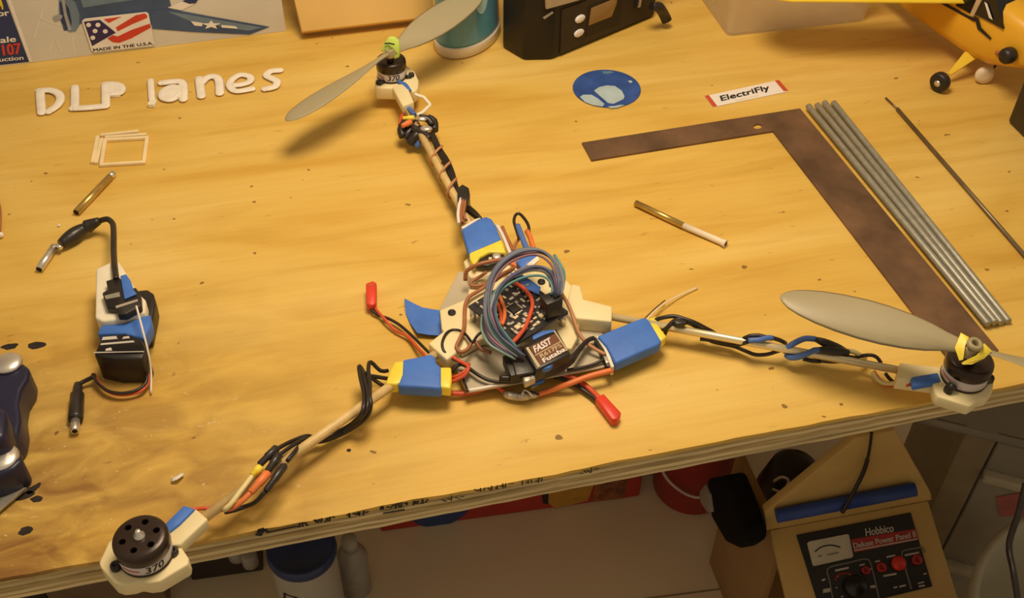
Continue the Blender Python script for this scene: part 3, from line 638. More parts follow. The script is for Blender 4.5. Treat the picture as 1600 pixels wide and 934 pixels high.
# loop at the back
wire('black_lead', C(780, 320, 7.783, [(240, 400, .030), (205, 290, .030), (180, 200, .030), (195, 130, .030), (240, 105, .030), (300, 160, .030), (355, 250, .030), (365, 350, .030)]), .0012, M_BLKW, tri)
wire('blue_lead', C(780, 320, 7.783, [(225, 255, .030), (255, 330, .032), (290, 420, .034), (325, 510, .036), (350, 570, .036)]), [.0022] * 1 if False else .0022, M_BLUW, tri)
wire('orange_lead', C(780, 320, 7.783, [(340, 320, .030), (375, 390, .031), (400, 470, .033), (420, 540, .034)]), .0020, M_ORNW, tri)
wire('brown_lead', C(780, 320, 7.783, [(250, 400, .027), (190, 490, .026), (180, 560, .026)]), .0012, M_BRNW, tri)
wire('white_lead', C(780, 320, 7.783, [(-30, 250, .020), (20, 330, .021), (80, 460, .022), (130, 580, .024), (160, 640, .026)]), .0015, M_WHTW, tri)
wire('brown_lead', C(780, 320, 7.783, [(40, 270, .020), (85, 380, .021), (140, 490, .022), (180, 570, .024), (230, 600, .026)]), .0014, M_BRNW, tri)
wire('orange_lead', C(730, 400, 7.783, [(420, 60, .029), (500, 80, .030), (580, 110, .030), (640, 150, .030)]), .0016, M_ORNW, tri)
wire('brown_lead', C(730, 400, 7.783, [(330, 300, .036), (420, 230, .040), (500, 190, .040), (560, 150, .038)]), .0016, M_BRNW, tri)
wire('brown_lead', [(877, 458, .030), (889, 478, .026), (897, 500, .022), (905, 521, .020), (917, 536, .018), (931, 546, .016), (946, 554, .015)], .0013, M_TANW, tri)
wire('black_lead', [(886, 578, .012), (905, 575, .012), (925, 570, .012), (943, 562, .013), (950, 556, .013)], .0011, M_BLKW, tri)
wire('antenna_wire', [(1005, 500, .012), (1020, 485, .008), (1039, 469, .004)], .0004, M_BLKW, tri)
wire('antenna_wire', [(1010, 500, .012), (1030, 480, .006), (1060, 462, .003), (1090, 449, .0015)], .0005, M_WHTW, tri)

# ---- leads along the left arm
LZ = [(.012)]
def cz(x0, y0, s, pts): return C(x0, y0, s, pts)
K = (260, 540, 3.335)
wire('motor_lead', cz(*K, [(1155, 130, .011), (1115, 130, .013), (1065, 85, .018), (1052, 120, .021), (1060, 210, .024), (1050, 320, .0235), (1000, 395, .014), (930, 440, .007), (840, 482, .007), (770, 475, .009), (690, 500, .018), (620, 545, .022), (575, 580, .0235)]), .0014, M_BLKW, tri)
wire('motor_lead', cz(*K, [(1155, 172, .010), (1095, 162, .013), (1040, 150, .017), (1005, 105, .020), (1010, 160, .022), (1030, 260, .0245), (1020, 345, .0235), (960, 410, .011), (880, 455, .006), (800, 495, .006), (740, 470, .012), (660, 495, .016), (590, 530, .022), (545, 560, .0235)]), .0014, M_BLKW, tri)
wire('motor_lead', cz(*K, [(1130, 210, .009), (1085, 180, .012), (1050, 160, .017), (1045, 220, .024), (1065, 300, .024), (1045, 370, .017), (970, 430, .008), (870, 480, .005), (800, 500, .006), (720, 500, .012), (670, 550, .021), (630, 600, .0225)]), .0014, M_BLKW, tri)
wire('motor_lead', cz(*K, [(1010, 110, .019), (1030, 170, .022), (1050, 260, .0255), (1040, 340, .0235), (985, 405, .011), (910, 450, .007)]), .0013, M_BLKW, tri)
def bullet(p, q, z, r, m, label=None):
    a, b = U(*p, z), U(*q, z); t = [a + (b - a) * k for k in (0, .06, .55, .6, .95, 1)]
    return MB().tube(t, [r * .6, r, r, r * .82, r * .82, r * .5], 12).build('bullet_connector', m, tri, label=label)
K2 = (360, 640, 5.836)
bullet(*C(*K2, [(430, 340), (260, 505)]), .0240, .0026, M_SHRINK); bullet(*C(*K2, [(450, 400), (335, 565)]), .0240, .0026, M_SHRINK); bullet(*C(*K2, [(500, 500), (320, 745)]), .0225, .0025, M_SHRINK)
bullet(*C(*K2, [(280, 520), (195, 600)]), .0240, .0025, M_YEL, 'yellow bullet connector'); bullet(*C(*K2, [(350, 570), (180, 760)]), .0235, .0027, M_ORNW, 'orange bullet connector')
wire('motor_lead', C(*K2, [(205, 595, .0235), (150, 670, .0240), (80, 760, .0240), (0, 865, .0225), (-60, 915, .0200)]), .0016, M_YELW, tri)
wire('motor_lead', C(*K2, [(190, 750, .0230), (110, 830, .0215), (20, 895, .0190), (-80, 905, .0170)]), .0017, M_ORNW, tri)
wire('motor_lead', C(*K2, [(320, 745, .0220), (230, 840, .0160), (140, 880, .0100), (30, 918, .0110), (-50, 935, .0130)]), .0014, M_BLKW, tri)
wire('motor_lead', [(350, 796, .013), (325, 794, .014), (307, 795, .017), (296, 797, .018)], .0012, M_REDW, tri)

# ---- leads on the top arm
for k, (pts, m, r) in enumerate([
  ([(650, 192, .016), (640, 205, .014), (632, 216, .010)], M_SHRINK, .0042), ([(660, 200, .018), (648, 214, .014), (640, 224, .009)], M_SHRINK, .0040),
  ([(634, 190, .020), (627, 202, .016), (630, 214, .012)], M_SHRINK, .0036), ([(655, 184, .022), (668, 186, .021), (676, 196, .018)], M_SHRINK, .0030),
  ([(668, 184, .020), (678, 190, .018), (679, 204, .015)], M_SHRINK, .0034), ([(645, 200, .019), (660, 207, .018), (672, 218, .016)], M_SHRINK, .0032),
  ([(655, 220, .010), (650, 225, .008), (657, 226, .008)], M_BLUW, .0034)]):
    MB().tube(smooth_path(path(pts)), r, 9).build('lead_bundle', m, tri)
MB().ball(U(659, 186, .0238), .0036, sc=(1.2, .7, .5)).build('bullet_connector', M_ALU, tri, label='silver connector')
MB().ball(U(666, 201, .0210), .0040, sc=(1.3, .9, .5)).build('bullet_connector', M_CHIP, tri, label='silver connector')
bullet((643, 190), (628, 197), .0225, .0026, M_ORNW, 'orange bullet connector'); bullet((648, 184), (629, 185), .0225, .0022, M_YEL, 'yellow bullet connector')
wire('motor_lead', [(636, 166, .018), (642, 173, .020), (648, 180, .021)], .0022, M_BLUW, tri)
wire('motor_lead', [(650, 180, .020), (660, 176, .020), (668, 168, .020), (672, 164, .019), (667, 158, .019), (662, 152, .020), (655, 150, .021), (648, 147, .022)], .0016, M_CREAM2, tri)
wire('motor_lead', [(629, 178, .015), (626, 186, .014), (624, 196, .012)], .0014, M_REDW, tri)
for dx in (0, 4, 7.5):
    wire('motor_lead', [(672 + dx * .6, 208, .018), (682 + dx * .8, 232, .017), (692 + dx, 250, .016), (700 + dx, 268, .015), (707 + dx * .6, 283, .014), (712 + dx * .5, 296, .013), (722 + dx, 318, .013), (735 + dx, 333, .016), (746 + dx * .6, 342, .020)], .0015, M_BLKW, tri)
for (x, y, s) in ((691, 226, 1.0), (704, 251, .95), (713, 277, .8)):
    wire('lead_wrap', [(x, y + 2, .021), (x - 8 * s, y + 9, .0215), (x - 17 * s, y + 22, .017), (x - 15 * s, y + 32, .010), (x - 4, y + 32, .009), (x + 5 * s, y + 22, .012)], .0011, M_TANW, tri)
wire('motor_lead', [(700, 290, .013), (708, 305, .012), (716, 322, .012), (722, 340, .015)], .0017, M_BLKW, tri)
slab('servo_plug', C(640, 230, 7.786, [(590, 490), (640, 445), (720, 490), (735, 570), (700, 690), (640, 640), (585, 680), (580, 560)]), .0270, .0110, M_BLK, tri, .0008, 2, 'black servo plug on the top arm')
wire('servo_lead', C(640, 230, 7.786, [(620, 625, .026), (600, 720, .026), (590, 820, .026), (600, 930, .025)]), .0013, M_WHTW, tri)
wire('servo_lead', C(640, 230, 7.786, [(650, 640, .026), (635, 730, .026), (625, 820, .026), (640, 920, .025)]), .0013, M_BRNW, tri)
wire('servo_lead', C(640, 230, 7.786, [(680, 650, .026), (665, 740, .026), (655, 820, .026), (690, 890, .025)]), .0013, M_BRNW, tri)
wire('servo_lead', C(640, 230, 7.786, [(700, 720, .022), (770, 760, .024), (830, 820, .025), (870, 870, .024)]), .0012, M_BLKW, tri)

# ---- leads on the right arm
K3 = (1010, 470, 6.667)
wire('motor_lead', C(*K3, [(65, 210, .015), (170, 175, .019), (290, 160, .021), (400, 190, .021), (500, 225, .020), (600, 275, .017), (700, 330, .012), (800, 400, .008), (900, 435, .008), (1000, 400, .016), (1080, 365, .020), (1170, 360, .021), (1230, 375, .021), (1310, 385, .020), (1390, 410, .018), (1450, 440, .014)]), .0015, M_BLKW, tri)
wire('motor_lead', C(*K3, [(130, 265, .012), (190, 300, .015), (260, 230, .019), (330, 190, .021), (430, 205, .020), (540, 250, .018), (580, 300, .013), (600, 380, .008), (700, 420, .007), (830, 440, .006), (950, 455, .010), (1060, 425, .019)]), .0015, M_BLKW, tri)
wire('motor_lead', C(*K3, [(190, 350, .010), (215, 300, .014), (270, 235, .018), (350, 215, .019), (450, 235, .018), (560, 300, .012), (650, 405, .006), (780, 445, .005), (920, 475, .005), (1040, 525, .005), (1140, 560, .006), (1260, 555, .008), (1360, 525, .011), (1430, 505, .013)]), .0014, M_BLKW, tri)
slab('plug_body', C(*K3, [(270, 190), (330, 175), (430, 205), (400, 235), (310, 240)]), .0225, .004, M_SHRINK, tri, .0008)
wire('motor_lead', C(*K3, [(560, 385, .008), (680, 400, .008), (800, 410, .008), (900, 420, .009)]), .0022, M_BLKW, tri)
wire('motor_lead', C(*K3, [(1060, 415, .020), (1120, 410, .0205), (1190, 405, .021), (1260, 385, .021), (1310, 388, .020)]), .0020, M_BLUW, tri, label='blue sleeved lead')
K4 = (1230, 500, 6.4)
wire('motor_lead', C(*K4, [(-10, 350, .010), (30, 375, .011), (110, 370, .014), (200, 335, .018), (270, 300, .020), (330, 300, .020)]), .0020, M_BLUW, tri, label='blue sleeved lead')
wire('motor_lead', C(*K4, [(-20, 320, .012), (10, 270, .017), (90, 220, .020), (180, 185, .021), (280, 190, .021)]), .0021, M_BLUW, tri, label='blue sleeved lead')
wire('motor_lead', C(*K4, [(0, 320, .011), (60, 355, .010), (160, 365, .012)]), .0018, M_BLUW, tri)
def sleeve(pts, rs, m): 
    P = smooth_path(path(C(*K4, pts))); n = len(P)
    MB().tube(P, [rs[0] + (rs[1] - rs[0]) * math.sin(math.pi * min(1, max(0, i / (n - 1)))) for i in range(n)], 10).build('bullet_connector', m, tri)
sleeve([(280, 190, .021), (360, 220, .021), (440, 255, .020), (520, 285, .018), (600, 320, .016)], (.0018, .0032), M_SHRINK)
sleeve([(320, 300, .020), (400, 300, .020), (500, 310, .019), (610, 325, .017)], (.0022, .0034), M_SHRINK)
wire('motor_lead', C(*K4, [(160, 385, .008), (240, 405, .007), (340, 410, .008)]), .0016, M_BLKW, tri)
sleeve([(330, 400, .009), (450, 395, .011), (560, 385, .012), (700, 385, .012)], (.0018, .0030), M_SHRINK)
wire('motor_lead', C(*K4, [(600, 310, .016), (660, 315, .016), (720, 345, .014), (780, 380, .008)]), .0018, M_YELW, tri)
wire('motor_lead', C(*K4, [(690, 375, .012), (760, 355, .015), (840, 350, .017), (900, 375, .016), (940, 430, .013)]), .0013, M_BLKW, tri)
wire('motor_lead', C(*K4, [(850, 520, .006), (900, 590, .004), (960, 630, .003), (1040, 635, .006), (1130, 615, .012), (1230, 590, .017)]), .0015, M_YELW, tri)
wire('motor_lead', C(*K4, [(860, 510, .006), (930, 610, .003), (1000, 650, .002), (1090, 650, .006), (1170, 650, .012), (1240, 640, .016)]), .0014, M_REDW, tri)
wire('motor_lead', C(*K4, [(985, 535, .008), (1020, 580, .005), (1080, 630, .006), (1160, 630, .012), (1240, 615, .016)]), .0013, M_BLKW, tri)

# ------------------------------------------------------------------ steel square, rods, tubes
def rust_mat():
    m = mat('rusty_steel', (0.150, 0.080, 0.040), 0.55, 0.2, var=0.45, scale=24, bump=0.25, bscale=160)
    return m
M_RUST = rust_mat()
A_ = Vector((0.252488, 0.815545, 0)); sa_ = 3.422942; T_ = Vector((math.cos(sa_), math.sin(sa_), 0)); B_ = Vector((-T_.y, T_.x, 0))
sqp = [A_, A_ + T_ * .2032, A_ + T_ * .2032 + B_ * .0254, A_ + T_ * .0381 + B_ * .0254, A_ + T_ * .0381 + B_ * .3048, A_ + B_ * .3048]
sq = MB().prism([p + Vector((0, 0, .0018)) for p in sqp], (0, 0, -.0018)).build('steel_square', M_RUST)
tag(sq, 'rusty brown L-shaped steel carpenter square lying flat on the bench', 'carpenter square')
hc = U(1184, 197, .0018)
sq_o = Vector(sq.location)
cutm = MB().lathe([(.0042, -.003), (.0042, .004)], hc, (0, 0, 1), 18, sx=1.1, sy=.8)
c_ob = cutm.build('cutter', M_HOLE); md = sq.modifiers.new('b', 'BOOLEAN'); md.operation = 'DIFFERENCE'; md.object = c_ob
dg = bpy.context.evaluated_depsgraph_get(); dg.update(); me2 = bpy.data.meshes.new_from_object(sq.evaluated_get(dg)); sq.modifiers.clear(); sq.data = me2; bpy.data.objects.remove(c_ob)
RR = .0027
rods = []
ra0, ra1, rd0, rd1 = U(1261, 172, 0), U(1541, 514, 0), U(1301, 164, 0), U(1574, 507, 0)
for k, lb in enumerate(('grey steel rod lying on the rusty square, leftmost of the four', 'grey steel rod, second from the rusty square in the bundle of four', 'grey steel rod, third from the rusty square in the bundle of four', 'grey steel rod on the outer right of the bundle of four')):
    t = k / 3; z_ = RR + (.0019 if k < 2 else 0)
    rods.append((ra0.lerp(rd0, t) + Vector((0, (.0, -.001, .003, .0)[k], z_)), ra1.lerp(rd1, t) + Vector((0, 0, z_)), z_, lb))
for (p, q, z, lb) in rods:
    a, b = p, q; d = (b - a).normalized()
    tag(MB().tube([a, a + d * .0006, b - d * .0006, b], [RR * .85, RR, RR, RR * .85], 16).build('steel_rod', M_STEEL), lb, 'rod', 'bundle of four steel rods')
a, b = U(1384, 153, .0011), U(1404, 172, .0011); c, d = U(1402, 170, .0017), U(1625, 427, .0017)
tr_ = thing('thin_rod', 'long thin brown metal rod lying apart to the right of the rod bundle', 'rod', (c + d) / 2 - Vector((0, 0, .0017)))
M_DKROD = mat('dull_brown_metal', (0.20, 0.15, 0.09), 0.4, 0.6, var=0.2)
MB().tube([c, d], .0017, 10).build('shaft', M_DKROD, tr_); MB().tube([a, b], .0009, 8).build('tip', M_DKROD, tr_)
# brass tube with white sleeve
a, m_, b = U(993, 317, .0027), U(1068, 352.5, .0027), U(1134, 381, .0027); d = (b - a).normalized()
bt = thing('brass_tube', 'short brass tube with a white flared sleeve lying mid-bench', 'tube', m_ - Vector((0, 0, .0027)))
MB().tube([a, m_], .0026, 14).build('tube', M_BRASS, bt)
MB().tube([m_ - d * .001, b - d * .004, b - d * .001, b], [.0025, .0025, .0031, .0034], 14).build('sleeve', mat('white_sleeve', (0.80, 0.70, 0.55), .4), bt, label='white flared sleeve')
MB().lathe([(.0018, 0), (.0001, .0001)], b + d * .0002, d, 12).build('bore', M_HOLE, bt)
# brass tube, left
a, b = U(119, 332, .0030), U(175, 273, .0030); d = (b - a).normalized()
bt = thing('brass_tube', 'short hollow brass tube with a bright end above the black cable', 'tube', (a + b) / 2 - Vector((0, 0, .003)))
MB().tube([a, b - d * .003], .0029, 16).build('tube', M_BRASS, bt)
MB().tube([b - d * .0035, b + d * .002], .0027, 16).build('end_ring', M_ALU, bt, label='bright silver end')
MB().lathe([(.0023, 0), (.0001, .0001)], a - d * .0002, -d, 14).build('bore', M_HOLE, bt)

# ------------------------------------------------------------------ putty letters
K6 = (40, 100, 3.902)
def letter(strokes, label, r=.0034, fill=None):
    mb = MB(); r = r * 1.22
    for s_ in strokes:
        mb.tube(smooth_path([U(x, y, .0016) for x, y in C(*K6, s_)], .002), r, 8, flat=.33, up=(0, 0, 1))
        for e in (s_[0], s_[-1]):
            x, y = C(*K6, [e])[0]; mb.ball(U(x, y, .0016), r, 8, 6, (1, 1, .33))
    if fill: mb.prism([U(x, y, .0027) for x, y in C(*K6, fill)], (0, 0, -.0025))
    o = mb.build('putty_letter', M_LETTER); return tag(o, label, 'letter', 'white letters on the bench')
letter([[(88, 165), (92, 230), (98, 296)], [(85, 162), (150, 160), (200, 180), (212, 215), (190, 255), (140, 290)]], 'white putty letter D, first of the row')
letter([[(300, 142), (301, 200), (300, 262)], [(288, 270), (380, 266), (488, 256)], [(486, 125), (488, 190), (489, 250)], [(490, 122), (550, 124), (583, 142), (575, 175), (510, 185)]], 'white putty letters L and P joined at the foot', .0033, [(490, 120), (560, 120), (590, 150), (570, 190), (495, 190)])
ll = letter([[(762, 100), (766, 160), (770, 212)]], 'white putty letter l with a tan tip, between P and a', .0026)
letter([[(830, 115), (890, 108), (945, 108), (962, 140), (962, 215)], [(940, 150), (890, 140), (838, 170), (840, 205), (890, 215), (935, 180)]], 'white putty letter a, filled in solid', .0034, [(850, 140), (940, 130), (945, 200), (870, 215), (835, 190)])
letter([[(1058, 90), (1064, 140), (1072, 196)], [(1066, 120), (1105, 84), (1150, 76), (1178, 100), (1184, 178)]], 'white putty letter n, third from the right')
letter([[(1255, 130), (1310, 126), (1365, 108), (1368, 78), (1310, 66), (1258, 96), (1244, 135), (1285, 165), (1380, 152)]], 'white putty letter e, second from the right', .0030)
letter([[(1550, 38), (1495, 44), (1468, 68), (1500, 88), (1532, 105), (1520, 138), (1460, 152)]], 'white putty letter s, last of the row', .0032)
bx0 = U(*C(*K6, [(773, 240)])[0], .002)
MB().box(bx0, (.0062, .0085, .0040), Matrix.Rotation(R(-3), 3, 'Z')).build('tip', M_CREAM2, ll, .0005, 1, 'pale wooden tip')

# ------------------------------------------------------------------ stick frames
M_STICK = mat('pale_stick', (0.84, 0.67, 0.38), 0.6, var=0.08)
P_ = [U(x, y, .0013) for x, y in C(*K6, [(462, 616), (722, 600), (742, 450), (486, 464)])]; cc = sum(P_, Vector()) / 4
fo = thing('stick_frame', 'pale square frame of four thin sticks lying below the letters', 'frame', (cc.x, cc.y, 0))
def stick(a, b, name, parent, cutback=0.0):
    d = b - a; ang = math.atan2(d.y, d.x)
    return MB().box((a + b) / 2, (d.length - cutback, .0032, .0026), Matrix.Rotation(ang, 3, 'Z')).build(name, M_STICK, parent, .0003, 1)
for i in range(4):
    e_ = (P_[(i + 1) % 4] - P_[i]).normalized() * .00135
    stick(P_[i] - e_ * (1 if i % 2 == 0 else -1.05), P_[(i + 1) % 4] + e_ * (1 if i % 2 == 0 else -1.05), 'stick', fo)
for (p, q, lb) in (((409, 603), (441, 442), 'pale loose stick, leftmost of the two left of the frame'), ((431, 606), (464, 456), 'pale loose stick touching the left side of the frame'), ((458, 436), (690, 411), 'pale loose stick, farther of the two above the frame'), ((484, 449), (738, 431), 'pale loose stick touching the top side of the frame')):
    tag(stick(*[U(x, y, .0013) for x, y in C(*K6, [p, q])], 'loose_stick', None), lb, 'stick', 'loose sticks beside the frame')

# ------------------------------------------------------------------ stickers
dcn = Vector((0.0829251, 0.84500157, 0)); M_DISC = mat('blue_sticker', (0.035, 0.085, 0.30), 0.4, var=0.25, scale=60)
M_PALE = mat('pale_blue_scrap', (0.42, 0.52, 0.55), 0.5, var=0.12, scale=50)
disc = MB().lathe([(.0001, 0), (.0306, 0), (.0309, .0003), (.0306, .0008), (.0001, .0008)], dcn, (0, 0, 1), 48, smooth=False).build('round_sticker', M_DISC)
tag(disc, 'round blue disc with pale worn patches on the bench', 'disc')
K7 = (890, 90, 9.3375)
for pts in ([(355, 480), (430, 430), (540, 405), (660, 412), (760, 480), (800, 560), (790, 600), (640, 672), (560, 660)], [(150, 570), (200, 540), (320, 540), (420, 600), (510, 675), (480, 712), (340, 690), (230, 650)], [(560, 712), (650, 705), (740, 688), (800, 690), (700, 728), (600, 738)], [(850, 340), (890, 330), (920, 350), (890, 372)]):
    MB().prism([U(x, y, .0011) for x, y in C(*K7, pts)], (0, 0, -.0003)).build('patch', M_PALE, disc)
for pts in ([(470, 200), (600, 195), (650, 215), (560, 235), (490, 230)],):
    MB().prism([U(x, y, .0011) for x, y in C(*K7, pts)], (0, 0, -.0003)).build('patch', mat('teal_patch', (.10, .22, .32), .5), disc)
ec = [U(1101, 150, .0006), U(1217, 125, .0006), U(1230, 143, .0006), U(1114, 167, .0006)]
M_STK = mat('white_sticker_paper', (0.84, 0.78, 0.72), 0.35, var=0.03)
stk = MB().prism(ec, (0, 0, -.0006)).build('name_sticker', M_STK); tag(stk, 'white name sticker with red ends and bold black lettering', 'sticker')
def ep(a, b, h=.0001): return ec[0] + (ec[1] - ec[0]) * a + (ec[3] - ec[0]) * b + Vector((0, 0, h))
M_REDP = mat('red_print', (0.55, 0.08, 0.03), 0.4)
for (a, b) in ((0, .055), (.945, 1)): MB().prism([ep(a, 0), ep(b, 0), ep(b, 1), ep(a, 1)], (0, 0, .0001)).build('red_end', M_REDP, stk)
text_on('lettering', 'ElectriFly', ep(.17, .28), ep(.82, .22), ep(.14, .84), M_INK, stk, .0003, .006)
MB().prism([ep(.30, .88), ep(.62, .86), ep(.62, .90), ep(.30, .92)], (0, 0, .0001)).build('underline', M_CHIPT, stk)

# ------------------------------------------------------------------ battery pack with cable (left)
bo = thing('battery_pack', 'black battery pack with white foam, blue tape, cable and barrel plug', 'battery pack', U(188, 540))
K8 = (120, 490, 4.671)
slab('battery_case', C(0, 400, 3.112, [(455, 478), (500, 385), (610, 374), (690, 400), (714, 455), (692, 498), (560, 500)]), .0240, .0240, M_BLK, bo, .0016, 2, 'glossy black battery case')
slab('battery_lid', C(0, 400, 3.112, [(480, 425), (505, 388), (690, 405), (703, 445), (690, 468), (470, 462)]), .0252, .0022, mat('glossy_black', (0.012, 0.010, 0.010), .15), bo, .0007, 2)
M_GLINT = mat('silver_glint', (0.75, 0.70, 0.64), 0.3, 0.3)  # white glints on the glossy lid, painted in as silver marks
for pts in ([(500, 393), (565, 388), (572, 402), (495, 408)], [(600, 392), (626, 388), (632, 398), (594, 402)], [(490, 424), (648, 410), (655, 418), (488, 432)], [(515, 450), (540, 444), (545, 458), (512, 460)], [(455, 466), (700, 462), (700, 465), (455, 470)]):
    slab('print_glint_mark', C(0, 400, 3.112, pts), .0256, .0004, M_GLINT, bo)
poly3('side_shell', [(200, 455, .018), (230, 452, .018), (240, 458, .018), (243, 474, .017), (234, 520, .015), (224, 520, .015), (230, 476, .017), (221, 468, .017)], (0, 0, -.014), M_BLK, bo, .0012, 'black holder wall')
slab('holder', [(198, 455), (233, 452), (240, 470), (232, 520), (160, 522), (160, 500)], .0120, .0120, M_BLK, bo, .0015)
slab('tape_band', C(0, 400, 3.112, [(490, 335), (600, 325), (730, 280), (735, 330), (700, 400), (600, 375), (470, 378)]), .0235, .0120, M_BLUE, bo, .0015, 2, 'blue tape round the pack')
slab('foam_block', C(130, 390, 8.492, [(165, 250), (380, 150), (470, 150), (570, 300), (720, 560), (830, 660), (815, 830), (400, 930), (250, 950), (155, 900)]), .0270, .0130, M_CREAM2, bo, .0016, 2, 'white foam block')
slab('connector', C(130, 390, 8.492, [(300, 410), (480, 360), (510, 400), (520, 520), (700, 500), (760, 590), (770, 740), (560, 855), (455, 855), (430, 770), (310, 760), (250, 570), (325, 525)]), .0330, .0060, M_BLK, bo, .0008, 2, 'black cable connector')
slab('connector_rib', C(130, 390, 8.492, [(430, 745), (720, 655), (728, 680), (435, 775)]), .0337, .0010, M_CHIP, bo)
slab('connector_latch', C(130, 390, 8.492, [(280, 610), (480, 560), (490, 620), (300, 655)]), .0337, .0010, M_STEEL, bo)
slab('tape_strip', C(130, 390, 8.492, [(490, 345), (570, 320), (630, 410), (670, 530), (710, 580), (545, 650), (520, 520)]), .0350, .0016, M_BLUE, bo, .0005, 2, 'blue tape over the connector')
K9 = (0, 240, 4.061)
wire('cable', C(*K9, [(635, 425, .014), (680, 415, .016), (715, 445, .018), (722, 520, .022), (722, 620, .026), (728, 720, .031), (738, 800, .033)]), .0022, M_BLKW, bo)
P_ = smooth_path(path(C(*K9, [(385, 575, .0062), (450, 530, .0068), (540, 470, .0085), (630, 425, .0130)])), .002); n_ = len(P_)
MB().tube(P_, [(.0028 + .0030 * math.sin(math.pi * min(1, (i + 1.2) / (n_ * .75))) if i < n_ * .6 else .0058 - .0034 * ((i - n_ * .6) / (n_ * .4))) for i in range(n_)], 12).build('cable_sleeve', M_SHRINK, bo, label='fat black cable sleeve')
a, b = U(*C(*K9, [(248, 735)])[0], .0030), U(*C(*K9, [(345, 590)])[0], .0040); d = (b - a).normalized()
tb = MB().tube([a, b], .0029, 16).build('probe_tube', M_ALU, bo, label='silver tube on the cable end')
MB().lathe([(.0023, 0), (.0001, .0001)], a - d * .0002, -d, 14).build('bore', M_HOLE, tb)
wire('jumper', C(*K9, [(335, 590, .006), (360, 580, .007), (390, 600, .006)]), .0016, M_ALU, bo)
wire('red_lead', C(*K8, [(125, 440, .006), (150, 490, .005), (210, 555, .0045), (300, 590, .004), (400, 585, .004), (480, 555, .0045), (520, 500, .005), (520, 440, .007), (485, 410, .010)]), .0012, M_REDW, bo)
wire('black_lead', C(*K8, [(115, 440, .008), (150, 500, .0065), (220, 560, .006), (310, 580, .006), (400, 570, .006), (470, 540, .006), (510, 490, .007), (510, 440, .008)]), .0011, M_BLKW, bo)
wire('plug_cable', C(*K8, [(130, 455, .008), (90, 475, .006), (40, 500, .005), (10, 520, .005)]), .0015, M_BLKW, bo)
a, b = U(122, 600, .0046), U(118, 656, .0046); d = (b - a).normalized()
bp = MB().tube([a, a + d * .004, a + d * .0085, a + d * .0095, b - d * .002, b], [.0026, .0032, .0032, .0045, .0048, .0044], 14).build('barrel_plug', M_SHRINK, bo, label='black barrel plug with metal tip')
MB().tube([b - d * .001, b + d * .0085, b + d * .0095], [.0028, .0028, .0024], 14).build('plug_tip', M_ALU, bp); MB().lathe([(.0017, 0), (.0001, .0001)], b + d * .0097, d, 12).build('bore', M_HOLE, bp)
wire('antenna_wire', [(213, 478, .036), (222, 512, .032), (231, 548, .022), (236, 580, .010), (236, 614, .002)], .0007, M_WHTW, bo)

# ------------------------------------------------------------------ kit box
BX0 = U(447, 48); bdir = (U(45, 98) - BX0).normalized(); bn = Vector((bdir.y, -bdir.x, 0))
if bn.y > 0: bn = -bn
BL, BH, BD = .44, .16, .042
M_BOXS = mat('box_side_card', (0.05, 0.035, 0.03), 0.6)
M_BOXF = mat('box_art_ground', (0.62, 0.60, 0.54), 0.4, var=0.07, scale=14)
kb = MB().box(BX0 + bdir * BL / 2 - bn * BD / 2 + EZ * BH / 2, (BL, BD, BH), Matrix.Rotation(math.atan2(bdir.y, bdir.x), 3, 'Z')).build('kit_box', M_BOXS)
tag(kb, 'model aeroplane kit box standing upright at the back left', 'box')
def kbp(x, y, off): return UP(x, y, BX0 + bn * off, bn)
def art(name, pts, m, off, label=None):
    return MB().prism([kbp(x, y, off) for x, y in pts], -bn * .0001).build(name, m, kb, label=label)
MB().prism([BX0 + bn * .0003, BX0 + bdir * BL + bn * .0003, BX0 + bdir * BL + EZ * BH + bn * .0003, BX0 + EZ * BH + bn * .0003], -bn * .0003).build('front_panel', M_BOXF, kb, label='printed front panel in pale grey')
M_NAVY = mat('print_navy', (0.018, 0.035, 0.13), .4); M_WHP = mat('print_white', (0.80, 0.76, 0.72), .4); M_REDP2 = mat('print_red', (0.60, 0.05, 0.03), .4); M_YLP = mat('print_yellow', (0.85, 0.65, 0.04), .4)
M_PLN = mat('print_plane_blue', (0.045, 0.085, 0.19), .4, var=.3, scale=25); M_PLL = mat('print_plane_light', (0.15, 0.23, 0.33), .4, var=.2, scale=30); M_GRY = mat('print_grey', (0.34, 0.36, 0.38), .4, var=.2); M_SNOW = mat('print_haze', (0.70, 0.66, 0.58), .4, var=.05)
art('border_stripe', [(-20, -90), (-15, -90), (51.3, 96.6), (46, 97.2)], M_WHP, .0006); art('title_panel', [(-90, -90), (-24, -90), (45.3, 96.6), (-60, 108)], M_NAVY, .0006, 'navy title panel')
def art_text(s, tl, tr, bl, m, bold=.01): text_on('lettering', s, kbp(*tl, .0009), kbp(*tr, .0009), kbp(*bl, .0009), m, kb, .0001, bold)
art_text('A', (-6, -6), (4, -6), (-5, 13), M_YLP, .05); art_text('tor', (-12, 19), (13, 17), (-10, 26), M_WHP, .02); art_text('scale', (-18, 60), (24, 56), (-17, 69), M_WHP)
art_text('No. 107', (-40, 74), (31, 67), (-37, 91), M_REDP2); art_text('construction', (-42, 94), (36, 87), (-41, 100), M_WHP, .004)
for (x0, y0, x1, y1) in ((52, 60, 66, 14), (76, 85, 82, 55), (95, 82, 85, 60), (115, 84, 112, 56), (60, 30, 150, 60)): art('haze_streak', [(x0, y0), (x0 + 3, y0), (x1 + 3, y1), (x1, y1)], M_SNOW, .0005)
art('fuselage_print', [(92, -6), (104, -20), (150, -30), (176, -44), (206, -44), (228, -28), (262, -14), (268, 12), (262, 20), (236, 40), (200, 46), (128, 36), (112, 48), (100, 48), (94, 30)], M_PLN, .0006, 'printed dark blue aeroplane'); art('fuselage_light', [(125, -4), (240, -4), (180, 4), (130, 12)], M_PLL, .0008)
